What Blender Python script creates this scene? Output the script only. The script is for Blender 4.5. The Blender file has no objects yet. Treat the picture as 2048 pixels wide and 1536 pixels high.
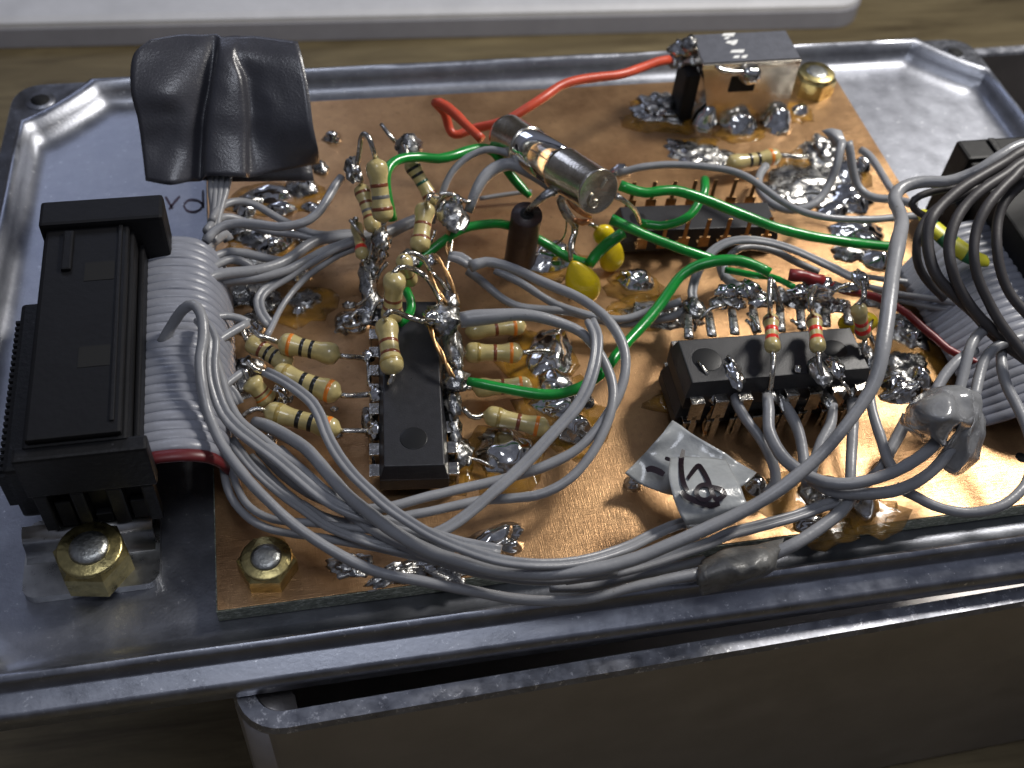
import bpy, bmesh, math, random
import numpy as np
from mathutils import Vector, Matrix, noise
random.seed(7)
S = bpy.context.scene
C = S.collection
# ------------------------------------------------------------------ camera (units: centimetres)
F, CX, CY, H = 2207.66, 1024.0, 768.0, 9.2
X = np.array([0.97994508, 0.09907967, -0.17288975])
Y = np.array([-0.18604149, 0.76573329, -0.61566313])
Z = np.cross(X, Y)
R = np.stack([X, Y, Z])
CAM = np.array([0, 0, H])
cd = bpy.data.cameras.new('camera'); cam = bpy.data.objects.new('camera', cd); C.objects.link(cam)
m = Matrix([[*R[0], 0], [*R[1], 0], [*R[2], H], [0, 0, 0, 1]]); cam.matrix_world = m
cd.sensor_width = 36; cd.sensor_fit = 'HORIZONTAL'; cd.lens = F / 2048 * 36
cd.clip_start = 0.1; cd.clip_end = 500
cd.dof.use_dof = True; cd.dof.focus_distance = 10.8; cd.dof.aperture_fstop = 0.42
S.camera = cam
# ------------------------------------------------------------------ light and exposure
S.view_settings.view_transform = 'Standard'; S.view_settings.look = 'None'
S.view_settings.exposure = 0.0; S.view_settings.gamma = 1.0
w = bpy.data.worlds.new('World'); S.world = w; w.use_nodes = True
nt = w.node_tree; bg = nt.nodes['Background']
tc = nt.nodes.new('ShaderNodeTexCoord'); sp = nt.nodes.new('ShaderNodeSeparateXYZ'); cr = nt.nodes.new('ShaderNodeValToRGB')
nt.links.new(tc.outputs['Generated'], sp.inputs[0]); nt.links.new(sp.outputs['Z'], cr.inputs[0]); nt.links.new(cr.outputs[0], bg.inputs[0])
cr.color_ramp.elements[0].position = 0.0; cr.color_ramp.elements[0].color = (0.10, 0.085, 0.07, 1)
cr.color_ramp.elements[1].position = 0.6; cr.color_ramp.elements[1].color = (0.26, 0.28, 0.36, 1)
bg.inputs[1].default_value = 0.43
def area(name, loc, target, size, power, col, size_y=None):
    l = bpy.data.lights.new(name, 'AREA'); l.energy = power; l.color = col; l.size = size
    if size_y: l.shape = 'RECTANGLE'; l.size_y = size_y
    o = bpy.data.objects.new(name, l); C.objects.link(o); o.location = loc
    o.rotation_euler = (Vector(target) - Vector(loc)).to_track_quat('-Z', 'Y').to_euler()
    return o
area('desk_lamp', (17, 14.5, 15.5), (4, 7, 0), 4.2, 4700, (1.0, 0.96, 0.90), 4.2)
area('window_light', (-5, 33, 17), (0, 9, 0), 11, 620, (0.66, 0.74, 1.0), 8)
area('ceiling_light', (0, 1.5, 25), (2, 8, 0), 7, 1000, (0.86, 0.90, 1.0), 7)
# ------------------------------------------------------------------ projection helper: a point of the photograph at a height
def P(px, py, z):
    d = R @ np.array([px - CX, -(py - CY), -F]); t = (z - H) / d[2]
    return CAM + d * t
def depth(p):
    return -float((R.T @ (np.array(p) - CAM))[2])
def px2r(wpx, p):                      # radius in cm of something wpx wide in the photograph
    return wpx * 0.5 * depth(p) / F
# ------------------------------------------------------------------ object helpers
def root_loc(o):
    while o.parent: o = o.parent
    return np.array(o.location)
def tag(o, label=None, cat=None, group=None, kind=None):
    if label: o['label'] = label
    if cat: o['category'] = cat
    if group: o['group'] = group
    if kind: o['kind'] = kind
    return o
def thing(name, label, cat, loc, group=None):
    o = bpy.data.objects.new(name, None); C.objects.link(o); o.location = [float(a) for a in loc]
    o.empty_display_size = 0.2
    return tag(o, label, cat, group)
def mk(name, V, Fc, mat, parent=None, smooth=True, mats=None, fm=None):
    V = np.array(V, float)
    if parent is None:
        lo, hi = V.min(0), V.max(0); loc = np.array([(lo[0]+hi[0])/2, (lo[1]+hi[1])/2, lo[2]])
    else: loc = root_loc(parent)
    me = bpy.data.meshes.new(name); me.from_pydata((V-loc).tolist(), [], Fc)
    for mm in (mats or [mat]): me.materials.append(mm)
    if fm is not None: me.polygons.foreach_set('material_index', fm)
    if smooth: me.polygons.foreach_set('use_smooth', [True]*len(me.polygons))
    me.update(); o = bpy.data.objects.new(name, me); C.objects.link(o)
    if parent is None: o.location = loc.tolist()
    else: o.parent = parent
    return o
def rs(pts, step=0.06, closed=False):  # Catmull-Rom resampling
    P_ = [np.array(p, float) for p in pts]; n = len(P_); out = []
    if n == 2 and not closed:
        k = max(2, int(np.linalg.norm(P_[1]-P_[0])/step)); return [P_[0]+(P_[1]-P_[0])*i/k for i in range(k+1)]
    rng = range(n) if closed else range(n-1)
    for i in rng:
        a, b = P_[i], P_[(i+1) % n]
        p = P_[(i-1) % n] if (closed or i > 0) else 2*a-b
        q = P_[(i+2) % n] if (closed or i+2 < n) else 2*b-a
        k = max(2, int(np.linalg.norm((b-a)[:3])/step))
        for j in range(k):
            t = j/k
            out.append(0.5*((2*a)+(-p+b)*t+(2*p-5*a+4*b-q)*t*t+(-p+3*a-3*b+q)*t**3))
    if not closed: out.append(P_[-1])
    return out
def tube_geo(pts, rad, seg=10, pair=False, flat=None, cap=True, closed=False):
    """pts: list of 3D, rad: list or float.  returns V, F"""
    pts = [np.array(p[:3], float) for p in pts]; n = len(pts)
    if not hasattr(rad, '__len__'): rad = [rad]*n
    T = []
    for i in range(n):
        a = pts[(i-1) % n] if closed else pts[max(0, i-1)]; b = pts[(i+1) % n] if closed else pts[min(n-1, i+1)]
        t = b-a; T.append(t/(np.linalg.norm(t)+1e-9))
    s = np.cross(T[0], [0, 0, 1.0])
    if np.linalg.norm(s) < 0.1: s = np.cross(T[0], [0, 1.0, 0])
    s /= np.linalg.norm(s); V = []; Fc = []
    for i in range(n):
        s = s - T[i]*np.dot(s, T[i]); s /= np.linalg.norm(s)+1e-9
        if pair or flat:                # ribbon sections try to lie flat
            h = np.cross(T[i], [0, 0, 1.0]); L = np.linalg.norm(h)
            if L > 0.25:
                h /= L
                if np.dot(h, s) < 0: h = -h
                s = s*0.7+h*0.3; s /= np.linalg.norm(s)
        u = np.cross(s, T[i])
        for k in range(seg):
            th = 2*math.pi*k/seg; c, sn = math.cos(th), math.sin(th)
            r = rad[i]
            if pair:
                q = r*(0.5*abs(c)+math.sqrt(max(0.0, 0.2704-0.25*sn*sn))); x, y = q*c, q*sn*1.15
            elif flat: x, y = r*c, r*sn*flat
            else: x, y = r*c, r*sn
            V.append(pts[i]+s*x+u*y)
    for i in range(n if closed else n-1):
        j = (i+1) % n
        for k in range(seg):
            l = (k+1) % seg
            Fc.append((i*seg+k, i*seg+l, j*seg+l, j*seg+k))
    if cap and not closed:
        Fc.append(tuple(range(seg))[::-1]); Fc.append(tuple((n-1)*seg+k for k in range(seg)))
    return V, Fc
def join(*geos):
    V = []; Fc = []
    for v, f in geos:
        o = len(V); V += list(v); Fc += [tuple(i+o for i in q) for q in f]
    return V, Fc
def pxpts(pts, wpx):                   # [(px,py,z[,w])] -> resampled 3D centre line and radii
    A = []
    for p in pts:
        q = P(*p[:3]); A.append([*q, px2r(p[3] if len(p) > 3 else wpx, q)])
    B = rs(A, 0.07); return [b[:3] for b in B], [b[3] for b in B]
def wire(name, label, cat, pts, wpx, mat, pair=False, group=None, parent=None, seg=12, flat=None):
    c, r = pxpts(pts, wpx)
    rr = random.Random(hash(label or name) % 1000 if False else len(pts)*7+int(pts[0][0]))
    j = rr.random()*9; r = [x*(1+0.10*noise.noise(Vector((i*0.17, j, 3)))+0.05*noise.noise(Vector((i*0.9, j, 7)))) for i, x in enumerate(r)]
    c = [p+np.array([noise.noise(Vector((i*0.11, j, 0))), noise.noise(Vector((i*0.11, j, 5))), noise.noise(Vector((i*0.11, j, 9)))])*0.020 for i, p in enumerate(c)]
    V, Fc = tube_geo(c, r, seg if not pair else 18, pair=pair, flat=flat)
    o = mk(name, V, Fc, mat, parent)
    if parent is None: tag(o, label, cat, group)
    return o
def lathe_geo(p0, p1, prof, seg=20):   # prof: [(t along, radius)]
    p0, p1 = np.array(p0, float), np.array(p1, float); ax = p1-p0; a = ax/np.linalg.norm(ax)
    s = np.cross(a, [0.3, 0.1, 1.0]); s /= np.linalg.norm(s); u = np.cross(a, s); V = []; Fc = []
    for t, r in prof:
        for k in range(seg):
            th = 2*math.pi*k/seg; V.append(p0+ax*t+(s*math.cos(th)+u*math.sin(th))*r)
    for i in range(len(prof)-1):
        for k in range(seg):
            l = (k+1) % seg; Fc.append((i*seg+k, (i+1)*seg+k, (i+1)*seg+l, i*seg+l))
    Fc.append(tuple(range(seg))); Fc.append(tuple((len(prof)-1)*seg+k for k in range(seg))[::-1])
    return V, Fc
def box_geo(x0, x1, y0, y1, z0, z1, bev=0.02, ctr=None, rot=0.0, taper=0.0):
    bm = bmesh.new(); bmesh.ops.create_cube(bm, size=1)
    for v in bm.verts:
        k = 1.0
        v.co = Vector(((x0+x1)/2+v.co.x*(x1-x0), (y0+y1)/2+v.co.y*(y1-y0), (z0+z1)/2+v.co.z*(z1-z0)))
        if taper and v.co.z > (z0+z1)/2:
            v.co.x += taper*(1 if v.co.x < (x0+x1)/2 else -1); v.co.y += taper*(1 if v.co.y < (y0+y1)/2 else -1)
    if bev > 0: bmesh.ops.bevel(bm, geom=bm.edges[:], offset=bev, segments=2, affect='EDGES', profile=0.6)
    V = np.array([v.co[:] for v in bm.verts]); Fc = [tuple(v.index for v in f.verts) for f in bm.faces]
    bm.free()
    if rot:
        c0 = np.array(ctr if ctr is not None else ((x0+x1)/2, (y0+y1)/2)); c, s = math.cos(rot), math.sin(rot)
        d = V[:, :2]-c0; V[:, 0] = c0[0]+d[:, 0]*c-d[:, 1]*s; V[:, 1] = c0[1]+d[:, 0]*s+d[:, 1]*c
    return list(V), Fc
def poly_geo(pts, z0, z1):             # extruded polygon, pts = [(x,y)]
    n = len(pts); V = [(x, y, z0) for x, y in pts]+[(x, y, z1) for x, y in pts]
    Fc = [tuple(range(n))[::-1], tuple(range(n, 2*n))]+[(i, (i+1) % n, n+(i+1) % n, n+i) for i in range(n)]
    return V, Fc
def blob_geo(c, rx, ry, rz, seed=0, amp=0.15, sub=3, half=True, freq=2.2, rot=0.0):
    bm = bmesh.new(); bmesh.ops.create_icosphere(bm, subdivisions=sub, radius=1)
    V = []
    for v in bm.verts:
        p = v.co.copy(); k = 1+amp*noise.noise(p*freq+Vector((seed*3.1, seed*1.7, 0)))*1.6+amp*0.5*noise.noise(p*freq*2.7+Vector((0, seed*2.3, 4)))
        p = p*k; z = p.z
        if half and z < 0: z *= 0.12
        if half:
            fl = 1+0.30*max(0, 1-abs(z)*1.6)**2; p.x *= fl; p.y *= fl
        x, y = p.x*rx, p.y*ry
        V.append((c[0]+x*math.cos(rot)-y*math.sin(rot), c[1]+x*math.sin(rot)+y*math.cos(rot), c[2]+z*rz))
    Fc = [tuple(v.index for v in f.verts) for f in bm.faces]; bm.free(); return V, Fc
def sheet(name, rows, mat, parent=None, thick=0.012, n=8, bump=0.0, seed=0):
    """rows: list of rows of (px,py,z); smooth surface through them"""
    G = [[P(*p) for p in r] for r in rows]
    G = [rs(r, 1e9) if False else _sub(r, n) for r in G]
    cols = len(G[0]); G2 = []
    tr = [[G[i][j] for i in range(len(G))] for j in range(cols)]
    tr = [_sub(c, n) for c in tr]; rws = len(tr[0])
    V = []
    for i in range(rws):
        for j in range(cols):
            p = np.array(tr[j][i], float)
            if bump: p = p+np.array([0, -0.6, 0.8])*bump*(0.6*noise.noise(Vector((p[0]*2.2, p[1]*2.2+p[2]*1.5, seed)))-1.1*abs(noise.noise(Vector((p[0]*3.1+4, p[1]*2.4+p[2]*2.1, seed+8))))+0.25)
            V.append(p)
    Fc = [(i*cols+j, i*cols+j+1, (i+1)*cols+j+1, (i+1)*cols+j) for i in range(rws-1) for j in range(cols-1)]
    o = mk(name, V, Fc, mat, parent)
    md = o.modifiers.new('thickness', 'SOLIDIFY'); md.thickness = thick; md.offset = 0
    return o
def _sub(pts, n):
    out = []; N = len(pts)
    for i in range(N-1):
        a, b = pts[i], pts[i+1]; p = pts[i-1] if i else 2*a-b; q = pts[i+2] if i+2 < N else 2*b-a
        for j in range(n):
            t = j/n; out.append(0.5*((2*a)+(-p+b)*t+(2*p-5*a+4*b-q)*t*t+(-p+3*a-3*b+q)*t**3))
    out.append(pts[-1]); return out
# ------------------------------------------------------------------ materials
def M(name, col, rough=0.5, metal=0.0, coat=0.0, var=0.0, vscale=3.0, bump=0.0, bscale=20.0, dark=None, stretch=None, spec=0.5, rvar=0.0, trans=0.0, ior=1.5, alpha=1.0, wear=None, wscale=6.0, wlo=0.55, whi=0.7):
    mt = bpy.data.materials.new(name); mt.use_nodes = True; n = mt.node_tree; b = n.nodes['Principled BSDF']
    b.inputs['Base Color'].default_value = (*col, 1); b.inputs['Roughness'].default_value = rough; b.inputs['Metallic'].default_value = metal
    b.inputs['Coat Weight'].default_value = coat; b.inputs['Coat Roughness'].default_value = 0.08; b.inputs['Specular IOR Level'].default_value = spec
    b.inputs['Transmission Weight'].default_value = trans; b.inputs['IOR'].default_value = ior; b.inputs['Alpha'].default_value = alpha
    tc = n.nodes.new('ShaderNodeNewGeometry'); mp = n.nodes.new('ShaderNodeMapping'); n.links.new(tc.outputs['Position'], mp.inputs[0])
    if stretch: mp.inputs['Scale'].default_value = stretch
    last = None
    if var > 0 or dark:
        nz = n.nodes.new('ShaderNodeTexNoise'); nz.inputs['Scale'].default_value = vscale; nz.inputs['Detail'].default_value = 6; nz.inputs['Roughness'].default_value = 0.65
        n.links.new(mp.outputs[0], nz.inputs['Vector'])
        r = n.nodes.new('ShaderNodeValToRGB'); r.color_ramp.elements[0].position = 0.32; r.color_ramp.elements[1].position = 0.68
        dk = dark or tuple(c*(1-var) for c in col); r.color_ramp.elements[0].color = (*dk, 1); r.color_ramp.elements[1].color = (*[min(1, c*(1+var*0.4)) for c in col], 1)
        n.links.new(nz.outputs[0], r.inputs[0]); last = r.outputs[0]
        if rvar:
            mr = n.nodes.new('ShaderNodeMapRange'); mr.inputs[1].default_value = 0.3; mr.inputs[2].default_value = 0.7
            mr.inputs[3].default_value = max(0.03, rough-rvar); mr.inputs[4].default_value = rough+rvar
            n.links.new(nz.outputs[0], mr.inputs[0]); n.links.new(mr.outputs[0], b.inputs['Roughness'])
    if wear:
        nz = n.nodes.new('ShaderNodeTexNoise'); nz.inputs['Scale'].default_value = wscale; nz.inputs['Detail'].default_value = 8; nz.inputs['Roughness'].default_value = 0.75
        n.links.new(mp.outputs[0], nz.inputs['Vector'])
        r = n.nodes.new('ShaderNodeValToRGB'); r.color_ramp.elements[0].position = wlo; r.color_ramp.elements[1].position = whi
        n.links.new(nz.outputs[0], r.inputs[0]); mx = n.nodes.new('ShaderNodeMix'); mx.data_type = 'RGBA'
        n.links.new(r.outputs[0], mx.inputs[0])
        if last: n.links.new(last, mx.inputs[6])
        else: mx.inputs[6].default_value = (*col, 1)
        mx.inputs[7].default_value = (*wear, 1); last = mx.outputs[2]
    if last: n.links.new(last, b.inputs['Base Color'])
    if bump > 0:
        nz = n.nodes.new('ShaderNodeTexNoise'); nz.inputs['Scale'].default_value = bscale; nz.inputs['Detail'].default_value = 5
        n.links.new(mp.outputs[0], nz.inputs['Vector']); bp = n.nodes.new('ShaderNodeBump'); bp.inputs['Strength'].default_value = bump; bp.inputs['Distance'].default_value = 0.02
        n.links.new(nz.outputs[0], bp.inputs['Height']); n.links.new(bp.outputs[0], b.inputs['Normal'])
    return mt
m_alu = M('cast_aluminium', (0.31, 0.322, 0.36), 0.40, 0.95, var=0.20, vscale=3.0, bump=0.10, bscale=30, rvar=0.035, wear=(0.66, 0.67, 0.70), wscale=12, wlo=0.62, whi=0.70)
m_lip = M('worn_lip', (0.36, 0.375, 0.42), 0.38, 0.95, var=0.25, vscale=4, bump=0.05, bscale=24, rvar=0.10, wear=(0.80, 0.81, 0.84), wscale=15, wlo=0.60, whi=0.67)
m_rim = M('worn_rim', (0.36, 0.37, 0.41), 0.38, 0.95, var=0.3, vscale=5, bump=0.08, bscale=20, rvar=0.12, wear=(0.85, 0.85, 0.88), wscale=13, wlo=0.56, whi=0.64)
m_alu_box = M('cast_aluminium_box', (0.47, 0.445, 0.43), 0.44, 0.88, var=0.10, vscale=1.5, bump=0.15, bscale=30, rvar=0.04, wear=(0.48, 0.47, 0.46), wscale=14, wlo=0.66, whi=0.78)
m_grey = M('grey_pvc', (0.28, 0.285, 0.30), 0.32, 0, var=0.14, vscale=3, bump=0.15, bscale=24, spec=0.5, wear=(0.13, 0.12, 0.11), wscale=6, wlo=0.63, whi=0.72)
m_greydk = M('dark_grey_pvc', (0.05, 0.046, 0.048), 0.5, 0, var=0.15, vscale=5, bump=0.1, bscale=30)
m_rib = M('ribbon_pvc', (0.26, 0.27, 0.31), 0.33, 0, var=0.10, vscale=5, bump=0.1, bscale=30)
m_green = M('green_pvc', (0.006, 0.27, 0.035), 0.28, 0, var=0.25, vscale=4, bump=0.12, bscale=14, coat=0.25)
m_red = M('orange_red_pvc', (0.62, 0.085, 0.04), 0.38, 0, var=0.2, vscale=4, bump=0.1, bscale=14)
m_dred = M('dark_red_pvc', (0.22, 0.018, 0.02), 0.35, 0, var=0.25, vscale=5, bump=0.1, bscale=14)
m_redge = M('dull_red_pvc', (0.11, 0.010, 0.012), 0.4, 0)
m_solder = M('solder', (0.80, 0.79, 0.77), 0.12, 1.0, var=0.5, vscale=9, bump=0.10, bscale=9, rvar=0.06)
m_solderd = M('dull_solder', (0.46, 0.455, 0.44), 0.30, 1.0, var=0.6, vscale=10, bump=0.5, bscale=18, rvar=0.15)
m_lead = M('tinned_lead', (0.66, 0.63, 0.57), 0.2, 1.0, var=0.4, vscale=14, bump=0.3, bscale=30, rvar=0.1)
m_brz = M('bronze_pin', (0.62, 0.37, 0.17), 0.34, 1.0, var=0.35, vscale=12, bump=0.2, bscale=30)
m_cop = M('bare_copper', (0.75, 0.36, 0.17), 0.3, 1.0, var=0.4, vscale=12, bump=0.3, bscale=30)
m_flux = M('flux_resin', (0.52, 0.27, 0.03), 0.12, 0, var=0.5, vscale=7, bump=0.2, bscale=9, alpha=0.30, coat=0.6)
m_res = M('resistor_lacquer', (0.55, 0.45, 0.19), 0.33, 0, coat=0.8, var=0.16, vscale=9, bump=0.25, bscale=16)
m_bk = M('black_band', (0.012, 0.012, 0.012), 0.3, coat=0.4)
m_or = M('orange_band', (0.75, 0.22, 0.02), 0.3, coat=0.4)
m_br = M('brown_band', (0.20, 0.055, 0.02), 0.3, coat=0.4)
m_rd = M('red_band', (0.72, 0.035, 0.02), 0.3, coat=0.4)
m_gn = M('green_band', (0.01, 0.10, 0.06), 0.3, coat=0.4)
m_gd = M('gold_band', (0.36, 0.26, 0.07), 0.3, coat=0.4)
m_gy = M('grey_band', (0.16, 0.16, 0.15), 0.3, coat=0.4)
m_ic = M('black_epoxy', (0.020, 0.020, 0.023), 0.40, 0, var=0.3, vscale=10, bump=0.12, bscale=60, wear=(0.04, 0.04, 0.042), wscale=20, wlo=0.6, whi=0.75)
m_icd = M('moulded_dimple', (0.010, 0.010, 0.010), 0.3, 0)
m_con = M('black_plastic', (0.004, 0.004, 0.005), 0.55, 0, var=0.3, vscale=4, bump=0.15, bscale=14, wear=(0.05, 0.05, 0.055), wscale=15, wlo=0.72, whi=0.78, spec=0.3)
m_conw = M('scuffed_black_plastic', (0.008, 0.008, 0.009), 0.5, 0, bump=0.3, bscale=18, wear=(0.07, 0.07, 0.08), wscale=12, wlo=0.62, whi=0.72, spec=0.3)
m_hole = M('dark_recess', (0.003, 0.003, 0.003), 0.8)
m_tape = M('black_vinyl_tape', (0.050, 0.050, 0.060), 0.30, 0, var=0.2, vscale=6, bump=0.2, bscale=40, spec=0.9)
m_duct = M('grey_vinyl_tape', (0.36, 0.375, 0.38), 0.20, 0, var=0.2, vscale=4, bump=0.8, bscale=6, coat=0.4, spec=0.6)
m_duct2 = M('dark_grey_vinyl_tape', (0.24, 0.245, 0.255), 0.20, 0, var=0.25, vscale=5, bump=0.6, bscale=7, coat=0.4, spec=0.6)
m_ink = M('black_ink', (0.012, 0.006, 0.010), 0.25, 0, coat=0.3)
m_ink2 = M('faded_purple_ink', (0.045, 0.03, 0.055), 0.6)
m_yel = M('yellow_resin', (0.78, 0.58, 0.008), 0.3, 0, coat=0.5, var=0.15, vscale=5, bump=0.1, bscale=20)
m_fer = M('brown_ferrite', (0.045, 0.025, 0.022), 0.42, 0, var=0.4, vscale=7, bump=0.2, bscale=30)
m_brass = M('yellow_zinc', (0.52, 0.44, 0.20), 0.33, 1.0, var=0.4, vscale=6, bump=0.3, bscale=18, rvar=0.1)
m_bolt = M('zinc_bolt', (0.45, 0.46, 0.44), 0.38, 1.0, var=0.4, vscale=14, bump=0.3, bscale=30)
m_brk = M('zinc_plate', (0.50, 0.50, 0.49), 0.30, 1.0, var=0.25, vscale=5, bump=0.04, bscale=12, rvar=0.05)
m_tin = M('tinplate', (0.80, 0.73, 0.62), 0.22, 1.0, var=0.15, vscale=4, bump=0.1, bscale=20)
m_stk = M('slate_sticker', (0.10, 0.105, 0.125), 0.45, 0, var=0.2, vscale=7, bump=0.2, bscale=25)
m_wht = M('white_print', (0.80, 0.80, 0.78), 0.5)
m_slab = M('white_plastic', (0.72, 0.72, 0.73), 0.45, 0, var=0.10, vscale=1.2)
m_slabe = M('grey_plastic_edge', (0.34, 0.34, 0.38), 0.5, 0, var=0.10, vscale=1.2)
m_cap = M('nickel_cap', (0.72, 0.67, 0.57), 0.22, 1.0, var=0.25, vscale=8, bump=0.15, bscale=25)
m_glass = M('clear_glass', (0.95, 0.97, 0.95), 0.02, 0, trans=1.0, ior=1.45)
m_epx = M('glass_fibre_edge', (0.20, 0.22, 0.17), 0.6, 0, var=0.6, vscale=14, bump=0.8, bscale=30, stretch=(1, 1, 2.5), wear=(0.45, 0.47, 0.40), wscale=16, wlo=0.52, whi=0.62)
m_gland = M('yellow_stripe_pvc', (0.62, 0.60, 0.04), 0.35)
m_gland2 = M('green_stripe_pvc', (0.015, 0.14, 0.05), 0.35)
# copper laminate: woven relief showing through, fine scratches
def copper():
    mt = bpy.data.materials.new('copper_laminate'); mt.use_nodes = True; n = mt.node_tree; b = n.nodes['Principled BSDF']
    g = n.nodes.new('ShaderNodeNewGeometry'); b.inputs['Metallic'].default_value = 0.86
    def nz(scale, st, detail=5, rough=0.6):
        mp = n.nodes.new('ShaderNodeMapping'); mp.inputs['Scale'].default_value = st; n.links.new(g.outputs['Position'], mp.inputs[0])
        t = n.nodes.new('ShaderNodeTexNoise'); t.inputs['Scale'].default_value = scale; t.inputs['Detail'].default_value = detail; t.inputs['Roughness'].default_value = rough
        n.links.new(mp.outputs[0], t.inputs['Vector']); return t.outputs[0]
    a = nz(0.8, (1, 1, 1), 8, 0.7); r = n.nodes.new('ShaderNodeValToRGB'); n.links.new(a, r.inputs[0])
    r.color_ramp.elements[0].position = 0.35; r.color_ramp.elements[0].color = (0.36, 0.20, 0.095, 1)
    r.color_ramp.elements[1].position = 0.66; r.color_ramp.elements[1].color = (0.66, 0.40, 0.20, 1)
    s = nz(13, (1, 1, 1), 3); r2 = n.nodes.new('ShaderNodeValToRGB'); n.links.new(s, r2.inputs[0])
    r2.color_ramp.elements[0].position = 0.28; r2.color_ramp.elements[0].color = (0.45, 0.45, 0.45, 1); r2.color_ramp.elements[1].position = 0.40; r2.color_ramp.elements[1].color = (1, 1, 1, 1)
    mx = n.nodes.new('ShaderNodeMix'); mx.data_type = 'RGBA'; mx.blend_type = 'MULTIPLY'; mx.inputs[0].default_value = 0.4
    n.links.new(r.outputs[0], mx.inputs[6]); n.links.new(r2.outputs[0], mx.inputs[7]); n.links.new(mx.outputs[2], b.inputs['Base Color'])
    h1 = nz(9, (1, 7, 1), 3); h2 = nz(9, (7, 1, 1), 3); h3 = nz(1.2, (1, 1, 1), 3)
    def add(p, q, f):
        ml = n.nodes.new('ShaderNodeMath'); ml.operation = 'MULTIPLY_ADD'; n.links.new(q, ml.inputs[0]); ml.inputs[1].default_value = f; n.links.new(p, ml.inputs[2]); return ml.outputs[0]
    h4 = nz(3.0, (1, 40, 1), 2); h5 = nz(3.0, (30, 2, 1), 2)
    hh = add(add(add(add(h1, h2, 1.0), h3, 2.5), h4, 1.2), h5, 0.8)
    bp = n.nodes.new('ShaderNodeBump'); bp.inputs['Strength'].default_value = 0.22; bp.inputs['Distance'].default_value = 0.012
    n.links.new(hh, bp.inputs['Height']); n.links.new(bp.outputs[0], b.inputs['Normal'])
    mr = n.nodes.new('ShaderNodeMapRange'); mr.inputs[3].default_value = 0.22; mr.inputs[4].default_value = 0.42; n.links.new(a, mr.inputs[0]); n.links.new(mr.outputs[0], b.inputs['Roughness'])
    return mt
m_copper = copper()
def wood():
    mt = bpy.data.materials.new('desk_wood'); mt.use_nodes = True; n = mt.node_tree; b = n.nodes['Principled BSDF']
    g = n.nodes.new('ShaderNodeNewGeometry'); mp = n.nodes.new('ShaderNodeMapping'); mp.inputs['Scale'].default_value = (0.12, 1.1, 1); mp.inputs['Rotation'].default_value = (0, 0, 0.06)
    n.links.new(g.outputs['Position'], mp.inputs[0]); t = n.nodes.new('ShaderNodeTexNoise'); t.inputs['Scale'].default_value = 1.8; t.inputs['Detail'].default_value = 8; t.inputs['Roughness'].default_value = 0.7; t.inputs['Distortion'].default_value = 0.8
    n.links.new(mp.outputs[0], t.inputs['Vector']); r = n.nodes.new('ShaderNodeValToRGB'); n.links.new(t.outputs[0], r.inputs[0])
    r.color_ramp.elements[0].position = 0.34; r.color_ramp.elements[0].color = (0.085, 0.062, 0.028, 1); r.color_ramp.elements[1].position = 0.66; r.color_ramp.elements[1].color = (0.235, 0.185, 0.095, 1)
    n.links.new(r.outputs[0], b.inputs['Base Color']); b.inputs['Roughness'].default_value = 0.5
    bp = n.nodes.new('ShaderNodeBump'); bp.inputs['Strength'].default_value = 0.3; bp.inputs['Distance'].default_value = 0.03; n.links.new(t.outputs[0], bp.inputs['Height']); n.links.new(bp.outputs[0], b.inputs['Normal'])
    return mt
m_wood = wood()
# ================================================================== setting
ds = mk('desk', [(-70, -60, -5), (90, -60, -5), (90, 110, -5), (-70, 110, -5)], [(0, 1, 2, 3)], m_wood, smooth=False)
tag(ds, 'brown wooden desk top under the metal box', None, kind='structure')
# white slab behind
wd = thing('white_case', 'white plastic slab with a rounded corner lying on the desk behind the box', 'plastic case', (3, 24, -5))
def rounded_rect(x0, x1, y0, y1, r, m=6):
    pts = []
    for cx, cy, a0 in ((x1-r, y0+r, -90), (x1-r, y1-r, 0), (x0+r, y1-r, 90), (x0+r, y0+r, 180)):
        for k in range(m+1):
            a = math.radians(a0+90*k/m); pts.append((cx+r*math.cos(a), cy+r*math.sin(a)))
    return pts
def rotp(pts, c, a):
    return [(c[0]+(x-c[0])*math.cos(a)-(y-c[1])*math.sin(a), c[1]+(x-c[0])*math.sin(a)+(y-c[1])*math.cos(a)) for x, y in pts]
o1 = rotp(rounded_rect(-22, 13.6, 21.45, 34, 0.8), (3.5, 21.45), -0.036)
mk('side_band', *poly_geo(o1, -4.98, -4.55), m_slabe, wd, smooth=False)
o2 = rotp(rounded_rect(-21.97, 13.57, 21.48, 33.97, 0.8), (3.5, 21.45), -0.036); o3 = rotp(rounded_rect(-21.85, 13.45, 21.62, 33.85, 0.7), (3.5, 21.45), -0.036)
V = [(x, y, -4.548) for x, y in o2]+[(x, y, -4.42) for x, y in o2]+[(x, y, -4.34) for x, y in o3]; n_ = len(o2)
Fc = [(r*n_+i, r*n_+(i+1) % n_, (r+1)*n_+(i+1) % n_, (r+1)*n_+i) for r in (0, 1) for i in range(n_)]+[tuple(range(2*n_, 3*n_))]
mk('top_cover', V, Fc, m_slab, wd, smooth=False)
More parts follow.
